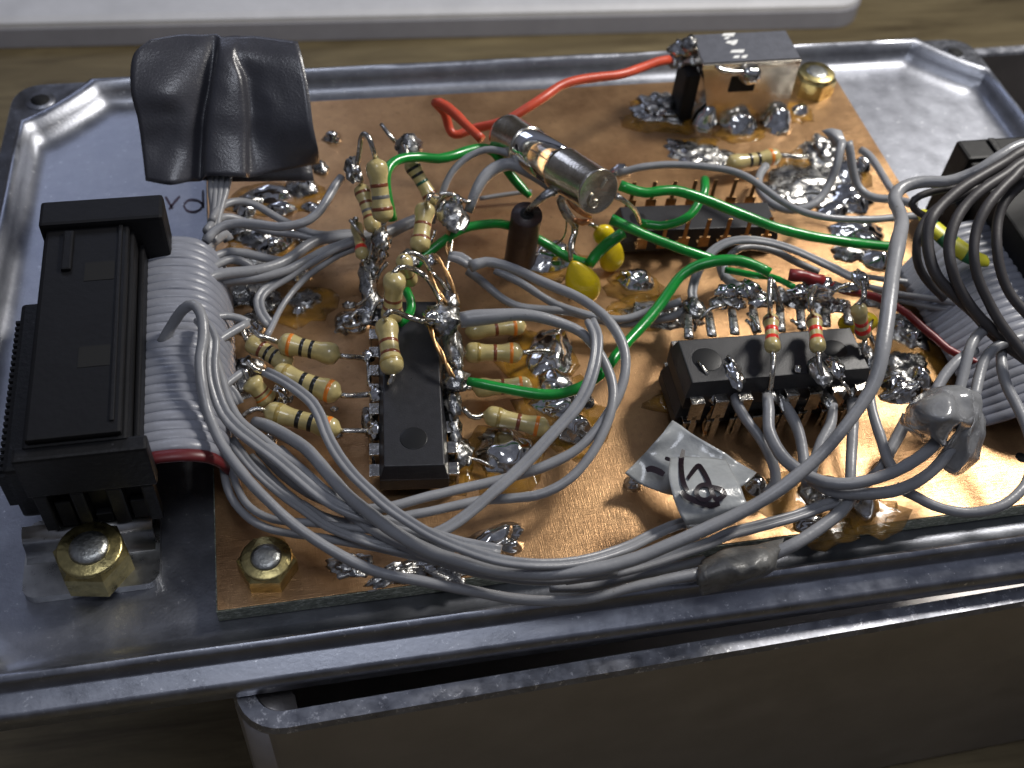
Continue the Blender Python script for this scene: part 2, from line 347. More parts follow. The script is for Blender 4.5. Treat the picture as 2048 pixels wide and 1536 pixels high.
# ---- die-cast box (open) under the lid
bx = thing('metal_box', 'open die-cast aluminium box standing under the lid, its dark side wall facing the viewer', 'metal box', (5, 9, -5))
BROT = 0.022
def boxloop(off, z, r=0.45):
    return [(x, y, z) for x, y in rotp(rounded_rect(-1.02+off, 13.1-off, 4.03+off, 13.35-off, max(0.05, r-off)), (-1.02, 4.03), BROT)]
levels = [boxloop(0.02, -4.99), boxloop(0.0, -4.9), boxloop(0.0, -0.48), boxloop(0.03, -0.42), boxloop(0.19, -0.42), boxloop(0.21, -0.46), boxloop(0.23, -4.75, 0.4)]
V = [p for l in levels for p in l]; n_ = len(levels[0])
Fc = [(r*n_+i, r*n_+(i+1) % n_, (r+1)*n_+(i+1) % n_, (r+1)*n_+i) for r in range(len(levels)-1) for i in range(n_)]
Fc += [tuple(range((len(levels)-1)*n_, len(levels)*n_)), tuple(range(n_))[::-1]]
mk('box_shell', V, Fc, m_alu_box, bx, smooth=False, mats=[m_alu_box, m_rim], fm=[1 if 2*n_ <= i < 5*n_ else 0 for i in range(len(Fc))])
for cx, cy in ((-0.72, 4.32), (12.75, 4.62), (-0.9, 12.95), (12.55, 13.2)):
    mk('screw_post', *lathe_geo((cx, cy, -4.7), (cx, cy, -0.5), [(0, 0.28), (1, 0.25)], 16), m_alu_box, bx)
# ---- lid
ld = thing('box_lid', 'die-cast aluminium lid lying upside down on the box, holding the circuit board', 'metal lid', (3.5, 9, -0.4))
LX0, LX1, LY0, LY1 = -3.62, 10.5, 4.38, 13.45
def lidloop(off, z, ch=0.0, ns=16, mc=8, jit=0.0):
    x0, x1, y0, y1 = LX0+off, LX1-off, LY0+off, LY1-off; pts = []
    cs = [((x1, y0), (-1, 0), (0, 1)), ((x1, y1), (0, -1), (-1, 0)), ((x0, y1), (1, 0), (0, -1)), ((x0, y0), (0, 1), (1, 0))]
    corners = []
    for (cx, cy), d0, d1 in cs:
        c = []; r = (ch*(0.6 if cy == y0 and cx == x0 else 1)) if ch else max(0.12, 0.45-off)
        for k in range(mc+1):
            t = k/mc; e = (cx+d0[0]*r, cy+d0[1]*r); f = (cx+d1[0]*r, cy+d1[1]*r)
            if ch:                     # nearly straight chamfer, blended at both ends, slightly concave
                s = t; bl = math.sin(math.pi*t)*0.06*ch
                px = e[0]*(1-s)+f[0]*s+(-d0[0]-d1[0])*bl*-0.0; py = e[1]*(1-s)+f[1]*s
                w_ = (abs(2*t-1))**3*0.10*ch
                px -= (d0[0]+d1[0])*-0.0; c.append((px-(d0[0]+d1[0])*w_*0.5+(d0[0]+d1[0])*0.03, py-(d0[1]+d1[1])*w_*0.5+(d0[1]+d1[1])*0.03))
            else:
                q = (1-t)**2; c.append((e[0]*q+2*t*(1-t)*cx+f[0]*t*t, e[1]*q+2*t*(1-t)*cy+f[1]*t*t))
        corners.append(c)
    for i in range(4):
        pts += corners[i]; a = corners[i][-1]; b = corners[(i+1) % 4][0]
        pts += [(a[0]+(b[0]-a[0])*k/ns, a[1]+(b[1]-a[1])*k/ns) for k in range(1, ns)]
    out = []
    for i, (x, y) in enumerate(pts):
        x += min(0.0, x)/3.6*0.045*(13-y)
        out.append((x, y, z+jit*noise.noise(Vector((x*1.3, y*1.3, off*9)))))
    return out
lv = [lidloop(0.06, -0.40), lidloop(0.02, -0.37), lidloop(0.0, -0.20), lidloop(0.02, -0.13), lidloop(0.05, -0.10, jit=0.01), lidloop(0.235, -0.10, 0.80), lidloop(0.25, -0.085, 0.8), lidloop(0.255, 0.06, 0.80), lidloop(0.275, 0.095, 0.80, jit=0.012), lidloop(0.31, 0.105, 0.80, jit=0.012), lidloop(0.35, 0.075, 0.81), lidloop(0.40, -0.03, 0.82), lidloop(0.44, -0.12, 0.83), lidloop(0.50, -0.175, 0.84), lidloop(0.60, -0.2, 0.84)]
V = [p for l in lv for p in l]; n_ = len(lv[0])
Fc = [(r*n_+i, r*n_+(i+1) % n_, (r+1)*n_+(i+1) % n_, (r+1)*n_+i) for r in range(len(lv)-1) for i in range(n_)]
Fc += [tuple(range((len(lv)-1)*n_, len(lv)*n_)), tuple(range(n_))[::-1]]
lid = mk('lid_shell', V, Fc, m_alu, ld, mats=[m_alu, m_lip], fm=[1 if (7*n_ <= i < 10*n_ or 2*n_ <= i < 5*n_) else 0 for i in range(len(Fc))])
es = lid.modifiers.new('edges', 'EDGE_SPLIT'); es.split_angle = math.radians(50)
for cx, cy in ((-3.22, 13.03), (10.08, 13.03), (-3.52, 4.8), (10.1, 4.8)):
    g = join(lathe_geo((cx, cy, -0.12), (cx, cy, -0.085), [(0, 0.2), (1, 0.19)], 20))
    rg = mk('screw_boss', *g, m_alu, ld); mk('screw_hole', *lathe_geo((cx, cy, -0.1), (cx, cy, -0.081), [(0, 0.12), (1, 0.12)], 18), m_hole, rg)
def stroke(name, pts, wpx, mat, parent, zf=None, lift=0.004):   # a flat ink line
    A = rs([(p[0], p[1], 0) for p in pts], 3.0); V = []; Fc = []
    for i, p in enumerate(A):
        a, b = A[max(0, i-1)], A[min(len(A)-1, i+1)]; t = (b-a)[:2]; t = t/(np.linalg.norm(t)+1e-9); nn = np.array([-t[1], t[0]])*wpx/2
        k = 0.55+0.45*min(1, 3*min(i, len(A)-1-i)/len(A)+0.4)
        for s in (-1, 1):
            x, y = p[0]+nn[0]*s*k, p[1]+nn[1]*s*k; V.append(P(x, y, (zf(x, y) if callable(zf) else zf)+lift))
    for i in range(len(A)-1): Fc.append((2*i, 2*i+1, 2*i+3, 2*i+2))
    return mk(name, V, Fc, mat, parent, smooth=False)
for pts in ([(331, 393), (338, 405), (345, 417)], [(360, 392), (349, 404), (338, 419)], [(368, 408), (378, 400), (395, 401), (405, 409), (400, 419), (386, 424), (373, 420), (367, 410)], [(406, 380), (406, 396), (407, 416)]):
    stroke('ink_mark', pts, 5, m_ink2, ld, -0.2)
# ================================================================== circuit board
BX0, BX1, BY0, BY1 = -1.104, 9.2, 5.083, 12.572
cb = thing('circuit_board', 'copper-clad board screwed into the lid, covered in hand-soldered parts', 'circuit board', (4, 9, -0.19))
# rear right edge is at x 7.853
BX1 = 7.853
mk('fibre_core', *box_geo(BX0, BX1, BY0, BY1, -0.19, -0.012, 0.004), m_epx, cb, smooth=False)
g1 = box_geo(BX0+0.012, BX1-0.01, BY0+0.012, BY1-0.01, -0.0118, 0.0, 0.003)
mk('copper_layer', *g1, m_copper, cb, smooth=False)
def solder(px, py, wpx, hpx, zh, seed, mat=m_solder, z=0.0, rot=0.0, amp=0.22, parent=None, name='solder_joint', sub=3, freq=2.2):
    c = P(px, py, z); rx = px2r(wpx, c); ry = px2r(hpx, c)/0.68
    return mk(name, *blob_geo((c[0], c[1], c[2]), rx, ry, zh, seed, amp, sub, half=True, rot=rot, freq=freq), mat, parent or cb)
def flux(px, py, wpx, hpx, seed):
    c = P(px, py, 0.002); rx = px2r(wpx, c); ry = px2r(hpx, c)/0.68
    return mk('flux_stain', *blob_geo((c[0], c[1], 0.003), rx, ry, 0.014, seed, 0.35, 3, half=True), m_flux, cb)
SOL = [  # px, py, w, h, height, material
 (1411, 243, 46, 52, .34, 0), (1478, 250, 62, 40, .22, 0), (1553, 246, 52, 44, .26, 0), (1600, 222, 34, 18, .10, 0), (1325, 218, 96, 58, .14, 1),
 (1396, 308, 104, 46, .05, 1), (1620, 372, 130, 70, .10, 1), (1645, 306, 66, 52, .16, 1), (1560, 395, 70, 40, .07, 1), (1690, 345, 60, 40, .12, 0), (1700, 395, 74, 50, .16, 0),
 (1722, 335, 34, 26, .16, 0), (1712, 463, 90, 32, .16, 0), (1730, 478, 60, 26, .12, 0), (1700, 505, 60, 30, .10, 1), (1752, 520, 60, 34, .14, 0), (1668, 420, 60, 26, .1, 0),
 (1660, 478, 24, 12, .06, 0), (1272, 562, 62, 34, .14, 0), (1102, 517, 92, 44, .20, 0), (1312, 630, 110, 40, .10, 1), (1330, 622, 40, 26, .14, 0), (1240, 345, 40, 18, .12, 0),
 (1100, 712, 74, 80, .12, 0), (1110, 765, 60, 46, .12, 0), (1128, 806, 100, 44, .16, 0), (1148, 862, 64, 40, .22, 0), (1010, 905, 96, 66, .16, 0), (1000, 880, 60, 30, .12, 1),
 (985, 1082, 110, 34, .14, 0), (1022, 1094, 40, 20, .12, 0), (880, 1140, 90, 34, .10, 1), (790, 1150, 90, 26, .10, 1), (700, 1130, 70, 30, .06, 1),
 (500, 404, 60, 26, .10, 1), (540, 390, 80, 30, .12, 0), (600, 380, 54, 30, .10, 1), (618, 372, 26, 34, .12, 0), (560, 420, 50, 22, .12, 0), (624, 416, 36, 16, .08, 0), (494, 424, 36, 22, .12, 0),
 (664, 278, 30, 18, .12, 0), (640, 335, 26, 26, .10, 1), (480, 462, 70, 34, .12, 1), (520, 480, 60, 30, .10, 1), (545, 497, 60, 26, .14, 0), (566, 482, 26, 22, .16, 0), (584, 474, 22, 22, .16, 0), (612, 486, 24, 24, .12, 0), (500, 520, 60, 24, .08, 1),
 (475, 585, 80, 44, .10, 1), (510, 560, 50, 24, .12, 0), (530, 600, 60, 40, .08, 1), (600, 552, 40, 24, .12, 0), (610, 600, 54, 30, .06, 1), (600, 620, 30, 14, .06, 0), (500, 650, 54, 34, .12, 0), (520, 640, 40, 30, .14, 1),
 (560, 792, 40, 32, .14, 0), (490, 740, 60, 30, .16, 1), (480, 775, 50, 40, .10, 1), (540, 880, 26, 16, .1, 0),
 (705, 645, 60, 34, .10, 0), (690, 655, 40, 20, .12, 1), (700, 612, 26, 10, .06, 1), (1800, 745, 110, 64, .12, 1), (1806, 785, 80, 30, .14, 0), (1790, 770, 50, 30, .14, 0), (1836, 762, 40, 34, .2, 0),
 (1725, 1008, 50, 42, .2, 0), (1640, 985, 70, 46, .14, 1), (1512, 975, 44, 40, .16, 0), (1622, 1048, 60, 26, .1, 0), (1820, 660, 70, 50, .08, 1), (1800, 655, 34, 16, .12, 0), (1825, 678, 34, 16, .12, 0),
 (1265, 968, 30, 20, .12, 0), (1760, 600, 60, 26, .06, 1), (1380, 640, 40, 26, .06, 1), (676, 870, 18, 8, .03, 0), (668, 818, 14, 8, .03, 0),
]
for i, (a, b, w_, h_, zz, mt) in enumerate(SOL):
    solder(a, b, w_, h_, zz, i, m_solderd if mt else m_solder, amp=0.30 if mt else 0.13, rot=(i*37 % 60-30)/57, freq=2.2 if mt else 1.5, sub=4 if w_ > 60 else 3)
FLX = [(1480, 268, 90, 26), (1330, 235, 130, 60), (1400, 290, 60, 30), (1080, 740, 110, 90), (1060, 730, 60, 100), (1120, 830, 130, 100), (1010, 915, 120, 90), (1500, 985, 90, 40), (1740, 1030, 110, 50), (1660, 1060, 110, 40), (1580, 1000, 90, 70),
       (1272, 575, 90, 50), (1110, 530, 110, 50), (550, 495, 150, 60), (560, 400, 160, 50), (1290, 625, 120, 50), (1640, 360, 160, 100), (1815, 740, 130, 100), (1290, 205, 50, 16), (600, 610, 110, 60), (1160, 870, 90, 60), (1590, 225, 60, 34), (905, 920, 60, 90), (1440, 790, 200, 60)]
for i, f in enumerate(FLX): flux(*f, i+3)
c = P(2043, 915, 0.0); mk('drilled_hole', *lathe_geo((c[0], c[1], 0.0), (c[0], c[1], 0.003), [(0, .065), (1, .065)], 20), m_hole, cb)
# ================================================================== nuts, bolts, bracket
def nut(px, py, z, wpx, hz, label, rot=0.2, bolt=0.12, cat='nut'):
    c = P(px, py, z); r = px2r(wpx, c)
    t = thing('hex_nut', label, cat, (c[0], c[1], z), 'brass-coloured nuts clamping the lid parts')
    hx = [(c[0]+r*math.cos(rot+math.pi/3*k), c[1]+r*math.sin(rot+math.pi/3*k)) for k in range(6)]
    V = []; seg = 6
    for zz, k in ((z, 1.0), (z+hz*0.8, 1.0), (z+hz, 0.84)):
        V += [(c[0]+(x-c[0])*k, c[1]+(y-c[1])*k, zz) for x, y in hx]
    rim = [(c[0]+r*0.83*math.cos(a), c[1]+r*0.83*math.sin(a), z+hz) for a in [2*math.pi*k/24 for k in range(24)]]
    Fc = [(i+6*j, (i+1) % 6+6*j, (i+1) % 6+6*(j+1), i+6*(j+1)) for j in range(2) for i in range(6)]+[tuple(range(12, 18))]
    mk('nut_body', V, Fc, m_brass, t, smooth=False)
    mk('washer_face', *lathe_geo((c[0], c[1], z+hz-0.02), (c[0], c[1], z+hz+0.012), [(0, r*0.86), (0.6, r*0.86), (1, r*0.80)], 28), m_brass, t)
    if bolt: mk('bolt_end', *lathe_geo((c[0], c[1], z+hz-0.02), (c[0], c[1], z+hz+bolt), [(0, r*0.52), (0.5, r*0.52), (0.8, r*0.47), (1, r*0.33)], 24), m_bolt, t)
    return t
nut(195, 1136, -0.1, 147, 0.34, 'brass nut on the bolt through the bare metal bracket at the front left', -0.17, 0.07)
nut(537, 1140, 0.0, 118, 0.22, 'brass nut in the front left corner of the copper board, half shaded by wires', -0.12, 0.05)
nut(1622, 180, 0.0, 84, 0.30, 'domed brass nut on the rear right corner of the copper board', 0.5, 0.03)
br = thing('metal_bracket', 'bent shiny steel bracket with rounded corners at the foot of the left connector', 'bracket', (-2.2, 5.9, -0.2))
pp = [(x, y) for x, y in rounded_rect(-2.84, -1.62, 5.52, 6.36, 0.13)]
mk('base_plate', *poly_geo(pp, -0.197, -0.1), m_brk, br, smooth=False)
Vt, Ft = [], []
prof = [(5.88, -0.098), (5.94, -0.09), (5.975, -0.04), (5.985, 0.05), (6.0, 0.10), (6.06, 0.14), (6.14, 0.15)]
for y, z in prof: Vt += [(-2.82, y, z), (-1.66, y, z)]
for i in range(len(prof)-1): Ft.append((2*i, 2*i+1, 2*i+3, 2*i+2))
tb = mk('raised_tab', Vt, Ft, m_brk, br); sm = tb.modifiers.new('t', 'SOLIDIFY'); sm.thickness = 0.04
# ================================================================== left connector
cl = thing('ribbon_connector', 'big scuffed black plastic connector standing at the left end of the lid', 'connector', (-2.0, 7.6, -0.2))
mk('housing', *box_geo(-2.54, -1.66, 6.16, 9.12, -0.09, 1.30, 0.03), m_con, cl, smooth=False)
mk('top_cover', *box_geo(-2.50, -1.70, 6.18, 8.92, 1.31, 1.38, 0.03), m_con, cl, smooth=False)
mk('end_ear', *box_geo(-2.56, -1.36, 8.80, 9.16, 0.75, 1.46, 0.04), m_con, cl, smooth=False)
mk('end_ear', *box_geo(-2.62, -1.50, 6.04, 6.20, 0.72, 1.28, 0.03), m_conw, cl, smooth=False)
mk('side_flange', *box_geo(-2.80, -2.51, 6.2, 8.25, 0.2, 0.95, 0.05), m_conw, cl, smooth=False)
mk('strain_clip', *box_geo(-1.655, -1.60, 6.25, 9.0, 0.6, 1.10, 0.02), m_con, cl, smooth=False)
for (y0, y1) in ((8.05, 8.3), (6.95, 7.2)):
    mk('slot', *box_geo(-2.10, -1.82, y0, y1, 1.35, 1.384, 0.0), m_hole, cl, smooth=False)
mk('raised_rib', *box_geo(-2.32, -2.22, 8.2, 8.75, 1.379, 1.42, 0.02), m_con, cl, smooth=False)
mk('raised_rib', *box_geo(-1.80, -1.76, 6.3, 8.85, 1.379, 1.40, 0.01), m_conw, cl, smooth=False)
for x0, x1 in ((-2.58, -2.46), (-2.27, -2.15), (-1.96, -1.82), (-1.66, -1.54)):
    mk('end_rib', *box_geo(x0, x1, 6.04, 6.155, 0.17, 0.73, 0.02), m_conw, cl, smooth=False)
for x0, x1, z0 in ((-2.44, -2.3, 0.45), (-2.13, -1.98, 0.2), (-1.8, -1.6, 0.35)):
    mk('end_panel', *box_geo(x0, x1, 6.08, 6.158, 0.17, z0+0.1, 0.01), m_con, cl, smooth=False)
V = []
gg = [box_geo(-2.88, -2.80, 6.25+k*0.075, 6.29+k*0.075, 0.35, 0.8, 0.008) for k in range(26)]
mk('serration', *join(*gg), m_conw, cl, smooth=False)['kind'] = 'stuff'
# ---- left ribbon cable
rc = thing('ribbon_cable', 'flat grey ribbon cable with one red edge leaving the left connector', 'ribbon cable', (-1.2, 7.6, 0.5))
for i in range(26):
    y = 6.23+0.1135*i; fan = (i-12)/12
    pts = [(-1.68, y, 0.84), (-1.5, y, 0.88), (-1.3, y, 0.88+0.012*math.sin(i*1.7)), (-1.13, y-0.01*fan, 0.83), (-1.0, y-0.03*fan, 0.72), (-0.90, y-0.05*fan, 0.50), (-0.85, y-0.07*fan, 0.24)]
    c = rs(pts, 0.06); V, Fc = tube_geo(c, [0.068]*len(c), 14, flat=.62)
    o = mk('conductor', V, Fc, m_redge if i == 0 else m_rib, rc)
    if i == 0: o['label'] = 'red edge conductor'
# ================================================================== right connector
c2 = thing('ribbon_connector', 'black plastic connector at the right edge, partly under dark grey cables', 'connector', (9, 7.8, -0.2))
mk('housing', *box_geo(8.06, 9.4, 5.9, 9.62, -0.19, 0.98, 0.03), m_con, c2, smooth=False)
mk('end_ear', *box_geo(8.02, 9.4, 9.30, 9.66, 0.4, 1.04, 0.04), m_con, c2, smooth=False)
mk('side_latch', *box_geo(7.93, 8.055, 8.9, 9.55, -0.19, 0.55, 0.04), m_con, c2, smooth=False)
mk('raised_rib', *box_geo(8.4, 8.5, 9.1, 9.62, 1.041, 1.08, 0.02), m_conw, c2, smooth=False)
mk('foot_tab', *box_geo(7.25, 7.95, 8.75, 9.12, -0.03, 0.06, 0.02) if False else box_geo(7.875, 8.05, 8.6, 9.3, -0.198, -0.1, 0.02), m_brk, c2, smooth=False)
rc2 = thing('ribbon_cable', 'grey ribbon cable fanning out of the right connector', 'ribbon cable', (7.6, 7.8, 0.4))
for i in range(24):
    y = 6.0+0.1135*i; fan = (i-8)/12
    pts = [(8.10, y, 0.62), (7.9, y, 0.60), (7.65, y-0.02, 0.56), (7.42, y-0.03-0.05*fan, 0.46), (7.2, y-0.05-0.12*fan, 0.30), (7.0, y-0.05-0.2*fan, 0.14)]
    c = rs(pts, 0.06); V, Fc = tube_geo(c, [0.066]*len(c), 14, flat=.7); mk('conductor', V, Fc, m_rib, rc2)
# ================================================================== integrated circuits
def ic(label, cx, cy, rot, npin, z0, z1, w_=0.62, length=None, dims=(), flip=False, pins=True, pinmat=None, skip=()):
    L = length or (npin/2-1)*0.254+0.42
    t = thing('integrated_circuit', label, 'chip', (cx, cy, z0))
    def T(g):
        V = np.array(g[0], float); c, s = math.cos(rot), math.sin(rot); x = V[:, 0].copy(); y = V[:, 1].copy()
        V[:, 0] = cx+x*c-y*s; V[:, 1] = cy+x*s+y*c; return list(V), g[1]
    h = (z0+z1)/2
    lo = box_geo(-L/2, L/2, -w_/2, w_/2, z0, h, 0.008); up = box_geo(-L/2, L/2, -w_/2, w_/2, h, z1, 0.012, taper=0.045)
    mk('body', *T(join(lo, up)), m_ic, t, smooth=False)
    for dx, r in dims:
        mk('dimple', *T(lathe_geo((dx, 0, z1-0.01), (dx, 0, z1+0.0035), [(0, r), (0.9, r), (1, r-0.006)], 28)), m_icd, t)
    if pins:
        pm = pinmat or m_lead
        for s in (-1, 1):
            for k in range(npin//2):
                if (s, k) in skip: continue
                x = -(npin/2-1)*0.127+0.254*k; yo = s*(w_/2)
                if not flip:
                    g = join(box_geo(x-0.07, x+0.07, min(yo, yo+s*0.09), max(yo, yo+s*0.09), h-0.015, h+0.015, 0.004),
                             box_geo(x-0.07, x+0.07, min(yo+s*0.075, yo+s*0.1), max(yo+s*0.075, yo+s*0.1), max(0, h-0.26), h+0.01, 0.004),
                             box_geo(x-0.025, x+0.025, min(yo+s*0.08, yo+s*0.1), max(yo+s*0.08, yo+s*0.1), 0.0, h-0.2, 0.0))
                else:
                    lean = s*0.08
                    g = join(box_geo(x-0.065, x+0.065, min(yo, yo+s*0.10), max(yo, yo+s*0.10), h-0.015, h+0.015, 0.004),
                             box_geo(x-0.065, x+0.065, min(yo+s*0.075, yo+s*0.1), max(yo+s*0.075, yo+s*0.1), h-0.01, h+0.14, 0.004),
                             box_geo(x-0.024, x+0.024, min(yo+s*0.08, yo+s*0.1), max(yo+s*0.08, yo+s*0.1), h+0.13, h+0.42, 0.006))
                mk('pin', *T(g), pm, t, smooth=False)
    return t, T
# left chip (length along y)
icL, TL = ic('long black chip standing front to back in the middle of the left cluster of resistors', 0.95, 7.17, math.radians(90-6.0), 18, 0.16, 0.5, 0.67, 2.26, dims=((-0.76, 0.135), (0.0, 0.0001)))
# right stack: lower chip and upper chip
icR0, TR0 = ic('lower black chip socket under the chip with three striped resistors', 4.655, 6.80, math.radians(-1.5), 16, 0.10, 0.40, 0.64, 2.04)
icR, TR = ic('upper chip of the right pair, with a round dimple at each end', 4.66, 6.77, math.radians(-1.5), 16, 0.44, 0.80, 0.66, 2.0, dims=((-0.72, 0.155), (0.68, 0.13)), skip=[(-1, 3)])
# rear chip dead-bug, pins up
icB, TB = ic('flat black chip lying on its back at the rear, bronze pins pointing up', 4.72, 9.36, math.radians(-3.5), 14, 0.08, 0.38, 0.52, 1.95, flip=True, pinmat=m_brz, dims=((-0.75, 0.10),))
# ================================================================== resistors
BND = dict(k=m_bk, o=m_or, b=m_br, r=m_rd, n=m_gn, g=m_gd, y=m_gy)
GR = 'beige carbon-film resistors with coloured bands'
def resistor(label, p0, p1, z0, z1, wpx, bands, leads=(), solve=False, L=0.66):
    """p0,p1 body ends in the photograph, z0,z1 heights; bands [(t,colour)]"""
    if solve:
        b = P(*p1, z1); best = None
        for k in range(0, 120):
            zz = z1+k*0.01; a = P(*p0, zz); d = abs(np.linalg.norm(a-b)-L)
            if best is None or d < best[0]: best = (d, zz)
        z0 = best[1]
    a, b = P(*p0, z0), P(*p1, z1); r = px2r(wpx, (a+b)/2)
    lo = min(a, b, key=lambda q: q[2])
    t = thing('resistor', label, 'resistor', (lo[0], lo[1], lo[2]), GR)
    prof = [(0, r*0.20), (0.025, r*0.42), (0.06, r*0.78), (0.10, r*0.94), (0.16, r), (0.24, r*0.98), (0.30, r*0.88), (0.36, r*0.82), (0.5, r*0.81), (0.64, r*0.82), (0.70, r*0.88), (0.76, r*0.98), (0.84, r), (0.90, r*0.94), (0.94, r*0.78), (0.975, r*0.42), (1, r*0.20)]
    mk('body', *lathe_geo(a, b, prof, 22), m_res, t)
    tt = [q[0] for q in prof]; rr = [q[1] for q in prof]
    for tb_, col in bands:
        w_ = 0.032 if col not in 'r' else 0.062; s_ = [tb_-w_, tb_-w_*0.8, tb_, tb_+w_*0.8, tb_+w_]
        R_ = [float(np.interp(q, tt, rr)) for q in s_]; ex = [0.98, 1.012, 1.015, 1.012, 0.98]
        mk('colour_band', *lathe_geo(a, b, [(q, x*e) for q, x, e in zip(s_, R_, ex)], 22), BND[col], t)
    for ld_ in leads:
        end = a if ld_[0] == 0 else b
        c = [end]+[P(*q) for q in ld_[1:]]; c = rs(c, 0.05); V, Fc = tube_geo(c, [0.030]*len(c), 8); mk('lead', V, Fc, m_lead, t)
    return t, a, b
K2 = [(0.20, 'o'), (0.40, 'k'), (0.55, 'k')]; K2r = [(0.84, 'o'), (0.62, 'k'), (0.46, 'k'), (0.2, 'g')]
resistor('topmost of the three resistors left of the long chip, orange and two black bands', (556, 684), (680, 712), .42, .40, 46, K2, [(0, (540, 678, .45), (520, 672, .5), (505, 660, .5)), (1, (700, 714, .38), (728, 716, .3), (738, 722, .3))])
resistor('short-looking resistor pointing under the topmost left one, brown and black bands', (494, 680), (584, 735), .30, .22, 42, [(0.34, 'b'), (0.48, 'k'), (0.62, 'k')], [(0, (490, 672, .3), (484, 655, .35))])
resistor('middle of the three resistors left of the long chip, crossed by a grey wire', (545, 742), (682, 790), .42, .40, 48, K2r, [(0, (530, 744, .42), (510, 738, .5), (495, 722, .55)), (1, (700, 792, .38), (725, 790, .34), (745, 788, .34))])
resistor('stubby end-on resistor just behind the lower left one', (498, 758), (540, 806), .42, .18, 44, [(0.55, 'b'), (0.7, 'o')], [(0, (494, 752, .45), (490, 738, .5))])
resistor('lowest of the three resistors left of the long chip, half under a grey wire', (528, 820), (682, 862), .36, .34, 46, K2r, [(0, (512, 818, .36), (498, 824, .36), (488, 832, .3)), (1, (700, 862, .34), (725, 862, .32), (748, 862, .3))])
resistor('resistor right of the long chip with its lead on a big solder pad', (926, 705), (1046, 706), .26, .26, 42, [(0.26, 'g'), (0.53, 'b'), (0.80, 'o')], [(0, (916, 704, .3), (905, 700, .3)), (1, (1062, 703, .22), (1085, 702, .14), (1105, 704, .1))])
resistor('resistor half hidden under the green wire right of the long chip', (945, 776), (1064, 772), .20, .20, 40, [(0.5, 'b'), (0.8, 'o')], [(0, (930, 775, .22), (915, 770, .25))])
resistor('lowest resistor right of the long chip, tilted, ending in shiny solder', (966, 828), (1100, 858), .24, .20, 42, [(0.24, 'g'), (0.53, 'b'), (0.80, 'o')], [(0, (958, 834, .24), (940, 832, .28), (925, 815, .35)), (1, (1112, 856, .16), (1130, 858, .1))])
resistor('resistor lying mostly under thick grey wires right of the long chip', (930, 664), (1052, 650), .20, .20, 38, [(0.5, 'b'), (0.8, 'o')])
VB = [(0.34, 'b'), (0.50, 'y'), (0.66, 'b')]
resistor('tall resistor with a looped top lead, highest of the upper left group', (751, 316), (768, 446), .0, .95, 44, [(0.42, 'b'), (0.60, 'y'), (0.78, 'b')], [(0, (746, 298, 1.62), (738, 276, 1.72), (728, 268, 1.72), (722, 276, 1.6), (719, 300, 1.45), (714, 330, 1.3)), (1, (768, 456, .85), (769, 470, .7), (764, 500, .5))], True, .66)
resistor('slimmer resistor just left of the tallest one, leaning to its foot', (720, 368), (750, 466), .0, .72, 33, [(0.2, 'b'), (0.40, 'b'), (0.56, 'y'), (0.68, 'b')], [(0, (722, 360, 1.15), (716, 340, 1.2), (706, 348, 1.15)), (1, (752, 475, .65), (756, 492, .5), (750, 520, .4))], True, .60)
resistor('leaning resistor with black and green bands behind the green wire', (816, 318), (872, 412), .0, .62, 33, [(0.20, 'k'), (0.34, 'k'), (0.50, 'n'), (0.76, 'b')], [(0, (812, 300, 1.05), (808, 290, 1.05)), (1, (874, 420, .6), (882, 400, .8), (902, 388, .9), (918, 398, .85))], True, .62)
resistor('upright resistor in the right row beside the twisted copper wires', (852, 406), (838, 504), .0, .70, 42, [(0.46, 'b'), (0.74, 'b')], [(0, (856, 398, 1.25), (862, 390, 1.22), (878, 392, 1.1)), (1, (836, 512, .6), (834, 530, .4))], True, .60)
resistor('small upright resistor with one bright red band at the left of the bundle', (712, 444), (726, 518), .0, .55, 27, [(0.72, 'r')], [(0, (712, 438, .95), (706, 444, .8)), (1, (728, 526, .5), (730, 545, .35))], True, .50)
resistor('resistor half hidden behind the second upright one above the chip', (806, 516), (822, 566), .0, .65, 34, [(0.6, 'b')], [(0, (806, 510, 1.0), (826, 506, 1.0), (850, 520, .9), (862, 545, .8))], True, .55)
resistor('upright resistor above the rear end of the long chip', (790, 546), (783, 644), .0, .62, 46, [(0.50, 'b'), (0.66, 'b')], [(0, (792, 540, 1.2), (806, 534, 1.2), (830, 540, 1.05), (850, 552, 1.0)), (1, (782, 650, .55), (780, 668, .5))], True, .62)
resistor('front-most upright resistor standing on the long chip', (771, 638), (786, 748), .0, .62, 48, [(0.45, 'b'), (0.66, 'b'), (0.8, 'g')], [(0, (772, 630, 1.2), (785, 622, 1.2), (812, 632, 1.05), (840, 642, 1.0)), (1, (784, 756, .58), (778, 770, .54))], True, .66)
RR = [(0.2, 'b'), (0.44, 'r'), (0.68, 'r')]
resistor('left of the three brown-red-red resistors above the right chip', (1541, 630), (1546, 704), .0, 1.02, 33, RR, [(0, (1540, 610, 1.4), (1539, 585, 1.45), (1541, 556, 1.5)), (1, (1547, 720, 1.0), (1545, 745, .95), (1540, 780, .75))], True, .52)
resistor('middle of the three brown-red-red resistors above the right chip', (1627, 630), (1637, 704), .0, 1.02, 33, RR, [(0, (1622, 612, 1.4), (1622, 590, 1.4), (1630, 575, 1.3)), (1, (1638, 716, 1.0), (1640, 735, .95), (1650, 770, .8))], True, .52)
resistor('right one of the three brown-red-red resistors, shaded by the long grey wire', (1716, 610), (1728, 674), .0, .90, 33, [(0.5, 'r'), (0.72, 'r')], [(0, (1727, 596, 1.3), (1728, 575, 1.35), (1724, 560, 1.35)), (1, (1730, 684, .9), (1728, 705, .85), (1738, 720, .7))], True, .5)
